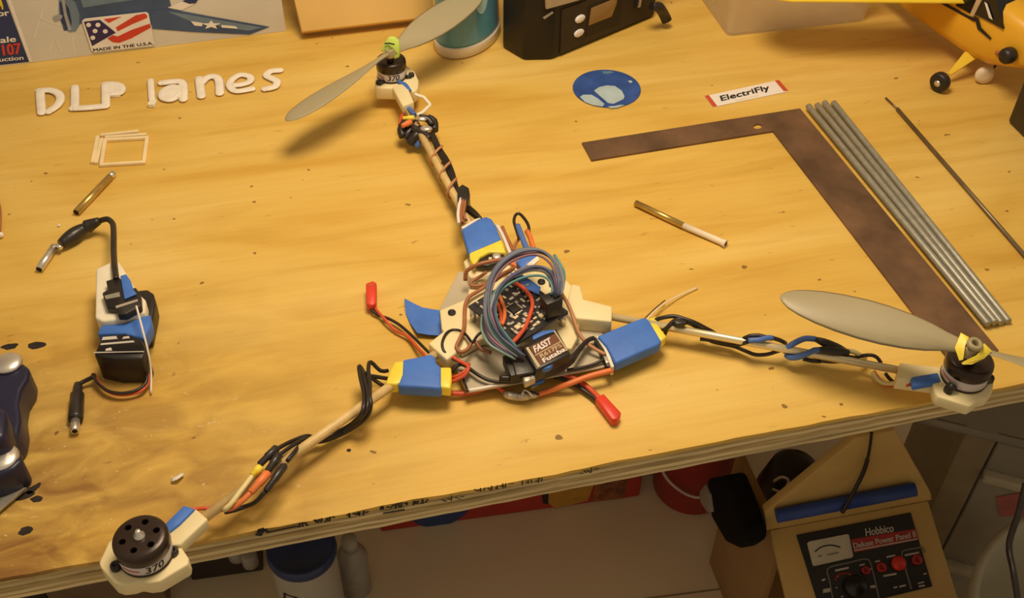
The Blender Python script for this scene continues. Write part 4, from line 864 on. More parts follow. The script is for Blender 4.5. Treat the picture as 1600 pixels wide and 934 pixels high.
art('cowl_print', [(92, -4), (106, -6), (118, 4), (124, 22), (124, 40), (118, 49), (108, 50), (98, 40), (92, 18)], M_PLL, .0009); art('cowl_mouth', [(93, 4), (100, 2), (108, 14), (112, 34), (110, 46), (103, 46), (96, 34)], M_NAVY, .0011)
art('blade_print', [(96, 0), (101, 0), (104, 20), (112, 46), (107, 48), (100, 24)], M_GRY, .0012); art('spinner_print', [(82, 27), (92, 23), (98, 24), (96, 30), (86, 33)], M_GRY, .0013)
art('wing_print', [(236, 16), (266, 14), (330, 26), (421, 42), (390, 54), (300, 50), (238, 45)], M_PLN, .0009); art('wing_light', [(262, 18), (300, 24), (410, 43), (388, 48), (300, 34)], M_PLL, .0010)
art('tail_print', [(262, 12), (285, 2), (312, -4), (300, 8), (284, 16)], M_WHP, .0009); art('tail_check', [(285, 2), (300, -5), (312, -5), (306, 5), (296, 6)], M_NAVY, .0011)
star = []
for k in range(10):
    rr_ = 1.0 if k % 2 == 0 else .42; th_ = -math.pi / 2 + k * math.pi / 5; star.append((330 + 16 * rr_ * math.cos(th_), 39 + 7.5 * rr_ * math.sin(th_)))
art('wing_star', star, M_WHP, .0013); art('star_bar', [(298, 33), (316, 36), (316, 41), (304, 40)], M_WHP, .0012); art('star_bar', [(346, 39), (368, 41), (372, 45), (346, 43)], M_WHP, .0012)
art('flag_card', [(128, 33), (132, 29), (228, 18.5), (232, 21), (242, 70), (238, 72), (147, 82), (143, 79)], M_WHP, .0016, 'white flag badge')
art('flag_blue', [(131, 34), (156, 31), (181, 51), (144, 72)], mat('print_indigo', (.03, .02, .10), .4), .0018)
for (x, y) in ((138.5, 39), (153, 39), (148.5, 48.5), (164.5, 49), (145, 59)):
    art('flag_star', [(x + 4.0 * math.cos(t * math.pi / 4), y + 3.5 * math.sin(t * math.pi / 4)) for t in range(8)], M_WHP, .0020)
for pts in ([(162, 30), (190, 26), (170, 36)], [(181, 43), (212, 24), (226, 21), (230, 24), (230, 28), (206, 38), (184, 49)], [(168, 60), (176, 55), (184, 57), (205, 47), (234, 37), (236, 43), (205, 60), (186, 67), (176, 66)]): art('flag_stripe', pts, M_REDP2, .0018)
text_on('lettering', 'MADE IN THE U.S.A.', kbp(145.5, 76, .0018), kbp(239, 65, .0018), kbp(146.5, 80.5, .0018), M_INK, kb, .0001, .003)

# ------------------------------------------------------------------ wooden board, bottle
M_BOARD = mat('planed_board', (0.70, 0.44, 0.13), 0.5, var=0.10, scale=12, bump=0.05)
b0 = U(474, 66); bd_ = (U(610, 50) - b0).normalized(); bnn = Vector((bd_.y, -bd_.x, 0)); lean = (EZ * .80 - bnn * .6).normalized(); thk = bd_.cross(lean).normalized()
if thk.dot(bnn) > 0: thk = -thk
bq = [b0, b0 + bd_ * .128, b0 + bd_ * .128 + lean * .14, b0 + lean * .14 - bd_ * .012]
bb_ = MB().prism(bq, thk * .018); zmin = min(v.z for v in bb_.v)
for v in bb_.v: v.z -= zmin
tag(bb_.build('wooden_board', M_BOARD, None, .0012, 2), 'plain wooden board leaning back behind the lime-taped propeller', 'board')
bc_ = U(728, 62); oang = R(64); xd = Vector((math.cos(oang), math.sin(oang), 0))
bc_ = Vector((-.0465, .9290, 0))
M_BOTB = mat('bottle_blue', (0.10, 0.30, 0.42), 0.3, var=0.05, coat=.3); M_BOTW = mat('bottle_white', (0.80, 0.72, 0.60), 0.35, var=.03); M_BOTL = mat('bottle_pale_blue', (0.42, 0.66, 0.72), .35)
bot = thing('squeeze_bottle', 'blue oval squeeze bottle with a white base, beside the black charger', 'bottle', bc_)
MB().lathe([(.026, 0), (.0285, .0015), (.0292, .010), (.0290, .0125), (.027, .0125)], bc_, EZ, 40, sx=1.48, sy=.95, xdir=xd).build('base', M_BOTW, bot, label='white base')
body_prof = [(.0286, .0125), (.0283, .016), (.0272, .045), (.0262, .085), (.0250, .115), (.021, .128), (.012, .136), (.0095, .138)]
MB().lathe(body_prof, bc_, EZ, 40, sx=1.48, sy=.95, xdir=xd).build('body', M_BOTB, bot, label='blue bottle body')
MB().lathe([(.0105, .138), (.0105, .158), (.009, .160), (.0001, .160)], bc_, EZ, 24).build('cap', M_BOTW, bot, label='white cap')
yd = EZ.cross(xd)
def bsurf(u_, h, e):                          # point on the bottle wall towards the camera
    for i in range(len(body_prof) - 1):
        (r0, h0), (r1, h1) = body_prof[i], body_prof[i + 1]
        if h0 <= h <= h1: rr = r0 + (r1 - r0) * (h - h0) / (h1 - h0)
    return bc_ + EZ * h + (xd * math.cos(u_) * 1.48 + yd * math.sin(u_) * .95) * (rr + e)
uc = None; best_ = 1e9
for i in range(-180, 180, 2):
    p = bsurf(R(i), .052, 0); v = p - EYE; sx_ = W_PX / 2 + F_PX * v.dot(RGT) / v.dot(FWD)
    if abs(sx_ - 753) < best_ and p.y < bc_.y + .02: best_ = abs(sx_ - 753); uc = R(i)
ell = [bsurf(uc + .26 * math.cos(t * math.pi / 12), .066 + .026 * math.sin(t * math.pi / 12), .0004) for t in range(24)]
MB().add(ell + [sum(ell, Vector()) / 24 + (sum(ell, Vector()) / 24 - bc_ - EZ * .066).normalized() * .0007], [(k, (k + 1) % 24, 24) for k in range(24)]).build('oval_mark', M_BOTL, bot, label='pale blue oval mark')

# ------------------------------------------------------------------ black charger
dv = [U(785, 75), U(818.5, 95), U(862, 94), U(1023, 26)]
fdir = (dv[3] - dv[2]).normalized(); fnrm = Vector((fdir.y, -fdir.x, 0)); back = -fnrm
M_DEV = mat('black_charger_case', (0.016, 0.012, 0.010), 0.45, var=0.2, scale=30, spec=.3); M_DEV2 = mat('charger_face', (0.030, 0.021, 0.014), 0.45, var=.15, spec=.3)
DH = .12
dpoly = [dv[0], dv[1], dv[2], dv[3], dv[3] + back * .07, dv[0] + Vector((.25, .97, 0)) * .06]
ch = MB().prism([p + EZ * DH for p in dpoly], -EZ * DH).build('battery_charger', M_DEV, None, .0035, 3)
tag(ch, 'black box-shaped charger with amber display and two white buttons', 'charger')
def fp(x, y, off): return UP(x, y, dv[2] + fnrm * off, fnrm)
def dpart(name, pts, m, off, th=.001, label=None, bev=0.0): return MB().prism([fp(x, y, off) for x, y in pts], -fnrm * th).build(name, m, ch, bev, 2, label)
KD = (780, 0, 5.714)
dpart('face_panel', C(*KD, [(545, 480), (560, 90), (1420, -230), (1380, 130)]), M_DEV2, .0010, .002, 'dark face panel')
dpart('upper_panel', C(*KD, [(425, 82), (418, -40), (900, -180), (720, 0)]), mat('tan_label', (.42, .33, .22), .4), .0022, .002, 'tan label strip')
dpart('display', C(*KD, [(800, 230), (825, 75), (1010, 0), (1060, -20), (1050, 40), (1005, 150)]), mat('amber_display', (.26, .15, .055), .18), .0020, .001, 'amber display window', .0004)
dpart('display_frame', C(*KD, [(770, 330), (800, 60), (1110, -70), (1075, 210)]), M_DEV, .0014, .001)
for (x, y) in ((718, 165), (708, 292)):
    MB().lathe([(.0048, 0), (.0048, .0012), (.0040, .0019), (.0001, .0019)], fp(*C(*KD, [(x, y)])[0], .001), fnrm, 20, sx=1.25, sy=.8, xdir=fdir).build('button', M_WHP, ch, label='white oval button')
dpart('slot', C(*KD, [(1205, 75), (1215, 0), (1240, -10), (1230, 65)]), M_HOLE, .0018); dpart('slot_light', C(*KD, [(1240, 70), (1255, 0), (1275, -8), (1262, 62)]), M_ALU, .0020)
dpart('face_trim', C(*KD, [(395, 160), (480, 105), (485, 118), (405, 172)]), M_STEEL, .0022)
MB().tube(smooth_path([U(1018, 10, .030), U(1030, 12, .026), U(1038, 24, .014), U(1042, 33, .008)]), [.004] * 3 + [.0052] * 40, 10).build('side_plug', M_BLK, ch, label='black plug on the right side')
MB().ball(U(1042, 34, .006), .0026).build('plug_tip', M_ALU, ch)

# ------------------------------------------------------------------ clear bin
M_CLEAR = mat('cloudy_plastic', (0.88, 0.76, 0.56), 0.35, var=.03, trans=.3, alpha=.42)
c0, c1 = U(1137, 57), U(1352, 33); bx_ = (c1 - c0).normalized(); by_ = Vector((-bx_.y, bx_.x, 0)); L_ = (c1 - c0).length; DP, HT, TP, TH = .10, .105, .010, .0016
def ring(z, e, r=.012):
    x0, x1, y0, y1 = -e, L_ + e, -e, DP + e; out = []
    for (cx, cy, a0) in ((x0 + r, y0 + r, 180), (x1 - r, y0 + r, 270), (x1 - r, y1 - r, 0), (x0 + r, y1 - r, 90)):
        for k in range(5): t = R(a0 + 22.5 * k); out.append(c0 + bx_ * (cx + r * math.cos(t)) + by_ * (cy + r * math.sin(t)) + EZ * z)
    return out
rings = [ring(0, 0, .006), ring(.004, .001, .008), ring(HT, TP), ring(HT, TP + .004), ring(HT - .001, TP + .004), ring(HT - .001, TP - TH), ring(.004, .001 - TH, .008), ring(.0016, -TH, .006)]
n_ = 20; vs = [p for r_ in rings for p in r_]
fs = [(i * n_ + k, i * n_ + (k + 1) % n_, (i + 1) * n_ + (k + 1) % n_, (i + 1) * n_ + k) for i in range(len(rings) - 1) for k in range(n_)] + [tuple(reversed(range(n_))), tuple((len(rings) - 1) * n_ + k for k in range(n_))]
tag(MB().add(vs, fs, True).build('plastic_bin', M_CLEAR), 'cloudy clear plastic bin behind the yellow wing', 'bin')

# ------------------------------------------------------------------ yellow model aeroplane
M_YPL = mat('yellow_film', (0.80, 0.43, 0.03), 0.32, var=.06, scale=20); M_YWG = mat('yellow_wing_film', (0.88, 0.60, 0.03), .35, var=.04); M_TINT = mat('dark_canopy', (.010, .009, .008), .08, var=.1)
mp = thing('model_aeroplane', 'yellow high-wing model aeroplane parked at the back right', 'model aeroplane', U(1500, 120))
nose = Vector((.44, -.898, 0)).normalized(); side = Vector((-nose.y, nose.x, 0))     # side points right of picture / away
FC = U(1543, 60, .035)          # near the cabin floor
tail_dir = (-nose - EZ * .10).normalized()
# fuselage: loft of rounded sections along the axis
secs = [(-.070, .010, .013, .052), (-.062, .016, .018, .051), (-.045, .020, .0235, .051), (-.020, .023, .030, .050), (.010, .024, .032, .052), (.045, .021, .027, .050), (.090, .016, .021, .047), (.135, .011, .015, .049), (.170, .006, .010, .050)]
fm = MB(); vs = []; nn_ = 16
for (s, hw, hh, zc) in secs:
    c = Vector((FC.x, FC.y, 0)) - nose * s + EZ * (zc - s * .10)
    for k in range(nn_):
        t = 2 * math.pi * k / nn_; cx, cy = math.cos(t), math.sin(t)
        f_ = lambda v: math.copysign(abs(v) ** .55, v)
        vs.append(c + side * hw * f_(cx) + EZ * hh * f_(cy))
fm.add(vs, [(i * nn_ + k, i * nn_ + (k + 1) % nn_, (i + 1) * nn_ + (k + 1) % nn_, (i + 1) * nn_ + k) for i in range(len(secs) - 1) for k in range(nn_)] + [tuple(reversed(range(nn_))), tuple((len(secs) - 1) * nn_ + k for k in range(nn_))], True)
fus = fm.build('fuselage', M_YPL, mp, label='glossy yellow fuselage')
def fpt(s, h, e=.0006):            # point on the near side wall of the fuselage
    for i in range(len(secs) - 1):
        if secs[i][0] <= s <= secs[i + 1][0]:
            t = (s - secs[i][0]) / (secs[i + 1][0] - secs[i][0]); hw = secs[i][1] + (secs[i + 1][1] - secs[i][1]) * t; zc = secs[i][3] + (secs[i + 1][3] - secs[i][3]) * t
    return Vector((FC.x, FC.y, 0)) - nose * s - side * (hw + e) + EZ * (zc - s * .10 + h)
def fdec(name, pts, m, th=.0008, label=None): return MB().prism([fpt(*p) for p in pts], -side * th).build(name, m, fus, label=label)
fdec('pinstripe', [(.170, .0075), (.060, .0075), (.000, .0065), (.000, .0088), (.060, .0098), (.170, .0095)], M_INK, .0007, 'black pinstripe')
fdec('lightning_mark', [(.002, .0110), (-.006, .0020), (-.022, -.0010), (-.022, .0006), (-.009, .0045), (-.003, .0110)], M_INK)
fdec('side_window', [(.056, .0125), (.006, .0115), (.006, .0290), (.046, .0270)], M_TINT, .0008, 'dark side window'); fdec('window_post', [(.030, .0115), (.026, .0115), (.020, .028), (.024, .028)], M_YPL, .0016)
fdec('window_post', [(.006, .0105), (.002, .0105), (-.001, .030), (.004, .030)], mat('window_rim', (.55, .40, .25), .4), .0016)
# windscreen wedge
cw = Vector((FC.x, FC.y, 0))
MB().prism([cw - nose * .004 - side * .0248 + EZ * .064, cw + nose * .030 - side * .0235 + EZ * .066, cw + nose * .006 - side * .0235 + EZ * .094, cw - nose * .004 - side * .0248 + EZ * .094], side * .048).build('windscreen', M_TINT, fus, label='dark glossy windscreen')
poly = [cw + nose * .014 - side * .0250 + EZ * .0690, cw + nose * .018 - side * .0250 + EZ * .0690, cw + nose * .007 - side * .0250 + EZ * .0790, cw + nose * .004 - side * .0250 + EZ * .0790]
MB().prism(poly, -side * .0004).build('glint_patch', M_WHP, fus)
# engine cylinder, exhaust, spinner
ecy = cw + nose * .046 - side * .021 + EZ * .049
MB().lathe([(.0066, 0), (.0074, .003), (.0070, .008), (.0050, .0105), (.0001, .0105)], ecy, -side, 14).build('engine_cylinder', M_BLK, mp, label='black engine cylinder'); MB().ball(cw + nose * .032 - side * .0215 + EZ * .043, .0022).build('exhaust_stub', M_BRNW, mp)
MB().lathe([(.008, 0), (.007, .006), (.003, .011), (.0001, .012)], cw + nose * .070 + EZ * .050, nose, 16).build('spinner', M_BLK, mp); MB().box(cw + nose * .058 - side * .015 + EZ * .0555, (.010, .0045, .007), Matrix.Rotation(math.atan2(nose.y, nose.x), 3, 'Z')).build('nose_badge', M_WHP, mp)
for s_ in (1, -1): 
    mbp = MB(); blade(mbp, cw + nose * .076 + EZ * .050, (side * .3 * s_ + EZ * s_), nose, .022); mbp.build('propeller_blade', M_BLK, mp)
# landing gear
wp = U(1469, 128, .0092); wc2 = U(1537, 122, .0085)
gear_root = cw + nose * .012 + EZ * .023
st_a = [U(1508, 80, .026), U(1530, 88, .024), U(1486, 117, .0095), U(1481, 114, .0105)]
MB().prism(st_a, (.0006, .0012, -.0014)).build('gear_leg', M_YWG, mp, .0003, 1, 'flat yellow gear leg'); MB().tube([gear_root + side * .012, U(1553, 106, .0100)], .0011, 8).build('gear_wire', M_BLKW, mp)
ax_ = (side * -1 + nose * .25).normalized()
wl = MB().lathe([(.003, -.0042), (.0075, -.0042), (.0088, -.003), (.0092, 0), (.0088, .003), (.0075, .0042), (.003, .0042)], wp, ax_, 24).build('wheel', M_BLK, mp, label='small black wheel'); MB().lathe([(.0030, 0), (.0030, .0008), (.0001, .0012)], wp + ax_ * .0042, ax_, 12).build('wheel_hub', M_ALU, wl)
wl = MB().lathe([(.003, -.003), (.0075, -.003), (.0085, 0), (.0075, .003), (.003, .003)], U(1538, 117, .0086), (side * -.5 + nose).normalized(), 20).build('wheel', mat('white_wheel', (.80, .68, .50), .5), mp, label='pale far wheel')
# wing
wz = .066; wA, wB = U(1188, -2, wz), U(1425, 0, wz); wdir = (wB - wA); wdir.z = 0; wdir.normalize(); wch = Vector((-wdir.y, wdir.x, 0)); CH = .052
vs = []; nn2 = 14; S_ = [0.0, .003, .008, .016, .028, .06, .12, .20, .30, .42]
for s in S_:
    k_ = min(1.0, math.sqrt(max(0.02, 1 - (1 - min(1, s / .030)) ** 2))); y0 = -.0015 + (1 - k_) * CH * .45; ch_ = CH * k_
    for i in range(nn2):
        t = 2 * math.pi * i / nn2
        vs.append(wA + wdir * s + wch * (y0 - .006 + ch_ * (.5 - .5 * math.cos(t))) + EZ * (.0035 * math.sin(t) * k_ + .001 + max(0, s - .20) * .05))
MB().add(vs, [(i * nn2 + k, i * nn2 + (k + 1) % nn2, (i + 1) * nn2 + (k + 1) % nn2, (i + 1) * nn2 + k) for i in range(len(S_) - 1) for k in range(nn2)] + [tuple(reversed(range(nn2))), tuple((len(S_) - 1) * nn2 + k for k in range(nn2))], True).build('wing', M_YWG, mp, label='yellow wing with rounded tip')

# ------------------------------------------------------------------ black case at the right edge, blue vise, blade, crumbs
k0, k1 = U(1573, 190), U(1600, 217); kd_ = (k1 - k0).normalized(); kp = Matrix.Rotation(R(-24), 3, 'Z') @ Vector((-kd_.y, kd_.x, 0))
tag(MB().prism([k0 + EZ * .054, k0 + kd_ * .12 + EZ * .054, k0 + kd_ * .12 + kp * .10 + EZ * .054, k0 + kp * .10 + EZ * .054], -EZ * .054).build('black_case', M_BLK, None, .003, 3), 'plain black case standing at the right edge by the aeroplane', 'case')
M_VISE = mat('dark_blue_enamel', (0.014, 0.015, 0.046), 0.38, var=.2, scale=40)
vi = thing('bench_vise', 'dark blue cast vise with silver domed bolts at the left edge', 'vise', U(-5, 650))
slab('vise_base', [(-70, 560), (0, 556), (30, 562), (46, 574), (44, 590), (33, 608), (29, 630), (32, 655), (28, 678), (18, 688), (26, 700), (37, 720), (20, 735), (-10, 748), (-70, 760)], .022, .022, M_VISE, vi, .006, 4, 'dark blue cast base')
slab('vise_jaw', [(-70, 640), (-8, 628), (10, 640), (8, 680), (-12, 690), (-70, 690)], .040, .025, M_VISE, vi, .004, 3)
for (x, y, r_) in ((12, 568, .0095), (2, 716, .0105)):
    MB().lathe([(r_, 0), (r_ * .95, .0014), (r_ * .75, .0026), (r_ * .4, .0034), (.0001, .0036)], U(x, y, .0225), EZ, 22).build('domed_bolt', M_ALU, vi, label='silver domed bolt')
slab('vise_foot', [(8, 698), (36, 718), (20, 733), (-10, 746), (-20, 728)], .0235, .020, M_VISE, vi, .002, 2)
bl = slab('trimming_blade', [(-20, 770), (41, 761), (-20, 812)], .0042, .0022, M_STEEL); tag(bl, 'pointed steel blade lying in front of the blue vise', 'blade')
bl2 = slab('bevel', [(-20, 800), (39, 761.5), (41, 761), (-20, 813)], .0046, .0006, M_ALU, bl)
crumbs = [(277, 745, 7, 5, .002, 'curled white plastic shaving near the bare arm'), (92, 352, 2.4, 2, .001, 'white crumb below the left brass tube'), (378, 590, 1.8, 1.5, .001, None)]
cr = MB().tube(smooth_path([U(269, 749, .0012), U(276, 747, .0028), U(285, 740, .0016)]), .0019, 8, flat=.35).build('plastic_shaving', M_WHP); tag(cr, 'curled white plastic shaving on the bench by the bare-motor arm', 'shaving')
cr = MB().ball(U(92, 352, .0008), .0013, 8, 6, (1, 1, .6)).build('plastic_crumb', M_WHP); tag(cr, 'tiny white crumb beneath the left brass tube', 'crumb')
for (x, y, ang, lb) in ((835, 603, 40, 'tiny pale splinter on the bench beside the solder joint'),):
    cr = MB().box(U(x, y, .0012), (.006, .0016, .0018), Matrix.Rotation(R(ang), 3, 'Z')).build('wood_splinter', M_CREAM2, None, .0003, 1); tag(cr, lb, 'splinter')
wt = thing('white_tipped_wire', 'brown wire with a white end at the far left edge', 'wire', U(-4, 340)); MB().tube(smooth_path([U(-14, 290, .0015), U(-2, 320, .0015), U(0, 345, .0015), U(-1, 362, .0015)]), .0013, 8).build('wire', M_BRNW, wt); MB().ball(U(1, 367, .0024), .0024).build('tip', M_WHTW, wt)

# ------------------------------------------------------------------ under the bench
FZ = FLOOR_Z
M_REDB = mat('red_case_plastic', (0.42, 0.028, 0.018), 0.45, var=.1, scale=20)
r0, r1 = U(595, 832, FZ), U(1000, 776, FZ); rd = (r1 - r0).normalized(); rn = Vector((rd.y, -rd.x, 0)); RH = .16
rb = MB().prism([r0 + EZ * RH, r1 + EZ * RH, r1 - rn * .14 + EZ * RH, r0 - rn * .14 + EZ * RH], -EZ * (RH - .0005)).build('red_box', M_REDB, None, .004, 2)
tag(rb, 'long red box with a blue oval and yellow label on the floor under the bench', 'box')
def rpart(name, pts, m, off, label=None): return MB().prism([UP(x, y, r0 + rn * off, rn) for x, y in pts], -rn * .0008).build(name, m, rb, label=label)
rpart('oval_badge', [(688 + 46 * math.cos(t * math.pi / 10), 797 + 25 * math.sin(t * math.pi / 10) - 8 * math.cos(t * math.pi / 10)) for t in range(20)], mat('badge_blue', (.02, .05, .17), .4), .001, 'dark blue oval badge')
rpart('yellow_label', [(862, 740), (930, 728), (930, 752), (918, 782), (868, 794), (855, 785)], mat('label_amber', (.50, .25, .03), .45, var=.15), .001, 'amber label'); rpart('label_edge', [(846, 760), (857, 750), (857, 788), (848, 786)], M_INK, .0012)
rpart('picture_label', [(932, 740), (984, 735), (975, 778), (925, 784)], mat('label_brown', (.26, .08, .03), .45, var=.5, scale=60), .001); rpart('catch', [(790, 770), (806, 767), (806, 778), (792, 780)], M_INK, .002)

tz = FZ + .20; tc0 = U(470, 852, tz); tr0 = .0385
tub = thing('plastic_tub', 'white plastic tub with a dark blue lid on the floor under the bench', 'tub', (tc0.x, tc0.y, FZ))
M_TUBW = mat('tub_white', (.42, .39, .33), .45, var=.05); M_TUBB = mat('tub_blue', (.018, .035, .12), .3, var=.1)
tb0 = Vector((tc0.x, tc0.y, FZ))
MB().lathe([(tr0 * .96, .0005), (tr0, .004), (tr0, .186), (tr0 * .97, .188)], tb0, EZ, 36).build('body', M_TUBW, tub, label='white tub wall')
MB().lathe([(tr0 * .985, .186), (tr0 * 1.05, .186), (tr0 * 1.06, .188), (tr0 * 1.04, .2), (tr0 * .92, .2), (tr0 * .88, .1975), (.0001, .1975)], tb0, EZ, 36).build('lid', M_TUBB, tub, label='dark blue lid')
dmk = [tb0 + EZ * .150 + (Vector((math.cos(R(250 + a)), math.sin(R(250 + a)), 0)) * (tr0 * 1.005)) for a in range(-12, 13, 6)]
MB().tube(smooth_path([dmk[0], dmk[-1], dmk[-1] - EZ * .010, dmk[0] - EZ * .014, dmk[0]]), .0014, 6).build('printed_mark', M_INK, tub)
gb = thing('grey_bottle', 'small cloudy grey bottle behind the blue-lidded tub under the bench', 'bottle', U(548, 860, FZ + .09).xy.to_3d() + EZ * FZ)
gbo = Vector(gb.location); M_GB = mat('cloudy_grey', (.34, .31, .27), .35, var=.1)
MB().lathe([(.018, .0005), (.020, .004), (.020, .080), (.014, .094), (.009, .098)], gbo, EZ, 24).build('body', M_GB, gb); MB().lathe([(.010, .098), (.010, .116), (.0001, .117)], gbo, EZ, 20).build('cap', M_TUBW, gb)
M_DKBOX = mat('dark_box_card', (.030, .022, .016), .6, var=.3, scale=20); M_DKBR = mat('brown_carton', (.16, .10, .055), .7, var=.2, scale=15)
def floor_box(name, p, q, depth, h, m, label, cat):
    a, b = U(*p, FZ), U(*q, FZ); d = (b - a).normalized(); n = Vector((-d.y, d.x, 0))
    o = MB().prism([a + EZ * h, b + EZ * h, b + n * depth + EZ * h, a + n * depth + EZ * h], -EZ * (h - .0005)).build(name, m, None, .003, 2); return tag(o, label, cat)
db = floor_box('storage_box', (300, 908), (412, 892), .12, .10, M_DKBOX, 'dark low box on the floor left of the blue-lidded tub', 'box')
for (x, y, r_) in ((372, 868, .012), (392, 880, .010)):
    c_ = U(x, y, FZ + .1005); o = MB().lathe([(r_, 0), (r_, .018), (r_ * .8, .022), (.0001, .022)], c_, EZ, 18).build('metal_jar', M_GB); tag(o, 'small dull metal jar, the %s on the dark low box' % ('left one' if x < 380 else 'right one'), 'jar')
floor_box('brown_carton', (104, 990), (268, 955), .16, .15, M_DKBR, 'brown carton on the floor below the bare motor', 'carton')
floor_box('black_crate', (-160, 1010), (92, 965), .16, .19, M_DKBOX, 'black crate on the floor at the lower left corner', 'crate')

# ---- wooden field box with power panel
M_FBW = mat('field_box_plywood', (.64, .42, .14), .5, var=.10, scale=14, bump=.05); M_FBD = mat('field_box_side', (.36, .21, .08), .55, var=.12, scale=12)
FN = Vector((-.12, -.42, .90)).normalized(); FP0 = EYE + ray(1340, 870) * 1.2
def F(x, y, off=0.0): return UP(x, y, FP0 + FN * off, FN)
base_pt = F(1340, 900)
fb = thing('field_box', 'wooden field box with a peaked end and black power panel under the bench', 'field box', (base_pt.x, base_pt.y, FZ))
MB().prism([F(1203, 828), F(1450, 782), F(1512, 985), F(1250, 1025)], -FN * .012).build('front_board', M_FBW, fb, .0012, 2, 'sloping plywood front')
T0, T1 = F(1197, 829), F(1456, 781); hd_ = (T1 - T0); hd_.z = 0; hd_.normalize(); vn = Vector((hd_.y, -hd_.x, 0))
def V(x, y, off=0.0): return UP(x, y, T0 + vn * off, vn)
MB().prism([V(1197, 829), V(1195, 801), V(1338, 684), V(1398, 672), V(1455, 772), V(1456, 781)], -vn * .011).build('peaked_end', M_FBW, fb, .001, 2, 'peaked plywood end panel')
e0, e1 = U(1150, 707, -.50), U(1192, 800, -.50); ed = (e1 - e0).normalized(); en = Vector((ed.y, -ed.x, 0))
if en.x > 0: en = -en
e1 = e1 + ed * .045
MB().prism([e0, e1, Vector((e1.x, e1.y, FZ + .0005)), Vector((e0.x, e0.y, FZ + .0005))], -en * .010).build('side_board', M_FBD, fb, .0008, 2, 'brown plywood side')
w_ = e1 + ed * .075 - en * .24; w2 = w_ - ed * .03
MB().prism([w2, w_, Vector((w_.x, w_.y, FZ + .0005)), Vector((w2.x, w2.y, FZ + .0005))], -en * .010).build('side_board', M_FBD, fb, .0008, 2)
fl_c = e1 - en * .12 + ed * .05
MB().box(Vector((fl_c.x, fl_c.y, FZ + .012)), (.04, .22, .010), Matrix.Rotation(math.atan2(ed.y, ed.x), 3, 'Z')).build('bottom_board', M_FBD, fb)
fl_d = e1 - en * .06 - ed * .07
MB().box(Vector((fl_d.x, fl_d.y, FZ + .012)), (.10, .10, .010), Matrix.Rotation(math.atan2(ed.y, ed.x), 3, 'Z')).build('bottom_board', M_FBD, fb)
# dark gear inside
gc = U(1225, 745, -.60); M_GEAR = mat('dark_gear', (.020, .014, .014), .4, var=.4, scale=40)
gr_ = MB().lathe([(.032, 0), (.034, .004), (.034, .055), (.028, .066), (.016, .070), (.0001, .070)], gc - EZ * .03, (.15, -.2, 1), 28).build('fuel_pump', M_GEAR); tag(gr_, 'dark round pump lying inside the wooden field box', 'pump')
wr = MB().tube(smooth_path([U(1208, 752, -.535), U(1222, 745, -.53), U(1232, 752, -.532), U(1222, 768, -.535), U(1206, 764, -.535)]), .0018, 8).build('wire_hook', M_ALU, gr_)
# power panel
KP = (1230, 790, 5.926)
pp = MB().prism([F(x, y, .0025) for x, y in ((1244.3, 835.6), (1423, 800), (1457, 915.7), (1283, 958))], -FN * .0025).build('power_panel', mat('panel_black', (.012, .010, .010), .35, var=.15), fb, .0005, 1, 'black power panel with meter and knob')
def pq(name, pts, m, off=.0030, th=.0005, label=None): return MB().prism([F(x, y, off) for x, y in C(*KP, pts)], -FN * th).build(name, m, pp, label=label)
def ptext(s, tl, tr, bl, m, bold=.004):
    a, b, c = [F(*C(*KP, [p])[0], .0036) for p in (tl, tr, bl)]; return text_on('lettering', s, a, b, c, m, pp, .0002, bold)
M_PRED = mat('panel_red', (.42, .025, .02), .4); M_PW = mat('panel_white', (.55, .50, .44), .5); M_PG = mat('panel_grey_line', (.22, .20, .18), .5); M_JRED = mat('jack_red', (.75, .04, .02), .35)
pq('red_banner', [(588, 312), (1190, 212), (1215, 312), (622, 432)], M_PRED, label='red name banner'); pq('banner_line', [(618, 408), (1205, 300), (1207, 312), (621, 420)], M_PW, .0034)
ptext('Hobbico', (722, 212), (978, 170), (730, 282), M_PW, .008); ptext('Deluxe Power Panel II', (608, 345), (1180, 235), (620, 398), M_PW, .004)
pq('meter', [(185, 345), (205, 330), (555, 262), (572, 270), (612, 465), (600, 478), (255, 555), (238, 548)], mat('meter_cream', (.62, .56, .42), .4), .0060, .0040, 'cream meter dial')
pq('meter_bar', [(540, 268), (565, 264), (605, 470), (580, 476)], M_PW, .0064)
MB().tube(smooth_path([F(*p, .0064) for p in C(*KP, [(258, 425), (310, 385), (385, 365), (440, 370), (492, 385)])]), .0007, 6).build('meter_arc', M_INK, pp)
pq('meter_print', [(370, 448), (478, 426), (480, 438), (372, 460)], M_PG, .0064, .0003); pq('meter_print', [(285, 462), (318, 455), (320, 468), (287, 475)], M_PG, .0064, .0003)
for pts in ([(430, 900), (395, 700), (370, 610), (400, 566), (560, 528), (720, 492), (768, 520), (800, 640), (860, 900)], [(1150, 770), (1100, 600), (1060, 450), (1090, 412), (1180, 396), (1252, 384), (1275, 430)]):
    MB().tube(smooth_path([F(*p, .0030) for p in C(*KP, pts)]), .0009, 6).build('outline', M_PG, pp)
MB().lathe([(.0125, 0), (.0120, .010), (.0105, .012), (.0001, .012)], F(*C(*KP, [(622, 748)])[0], .0028), FN, 24).build('knob', mat('knob_black', (.012, .013, .014), .3), pp, .0, label='large black knob')
MB().tube(smooth_path([F(*p, .0030) for p in C(*KP, [(445, 690), (470, 640), (530, 625), (590, 630), (620, 670)])]), .0010, 6).build('dial_arc', M_PRED, pp)
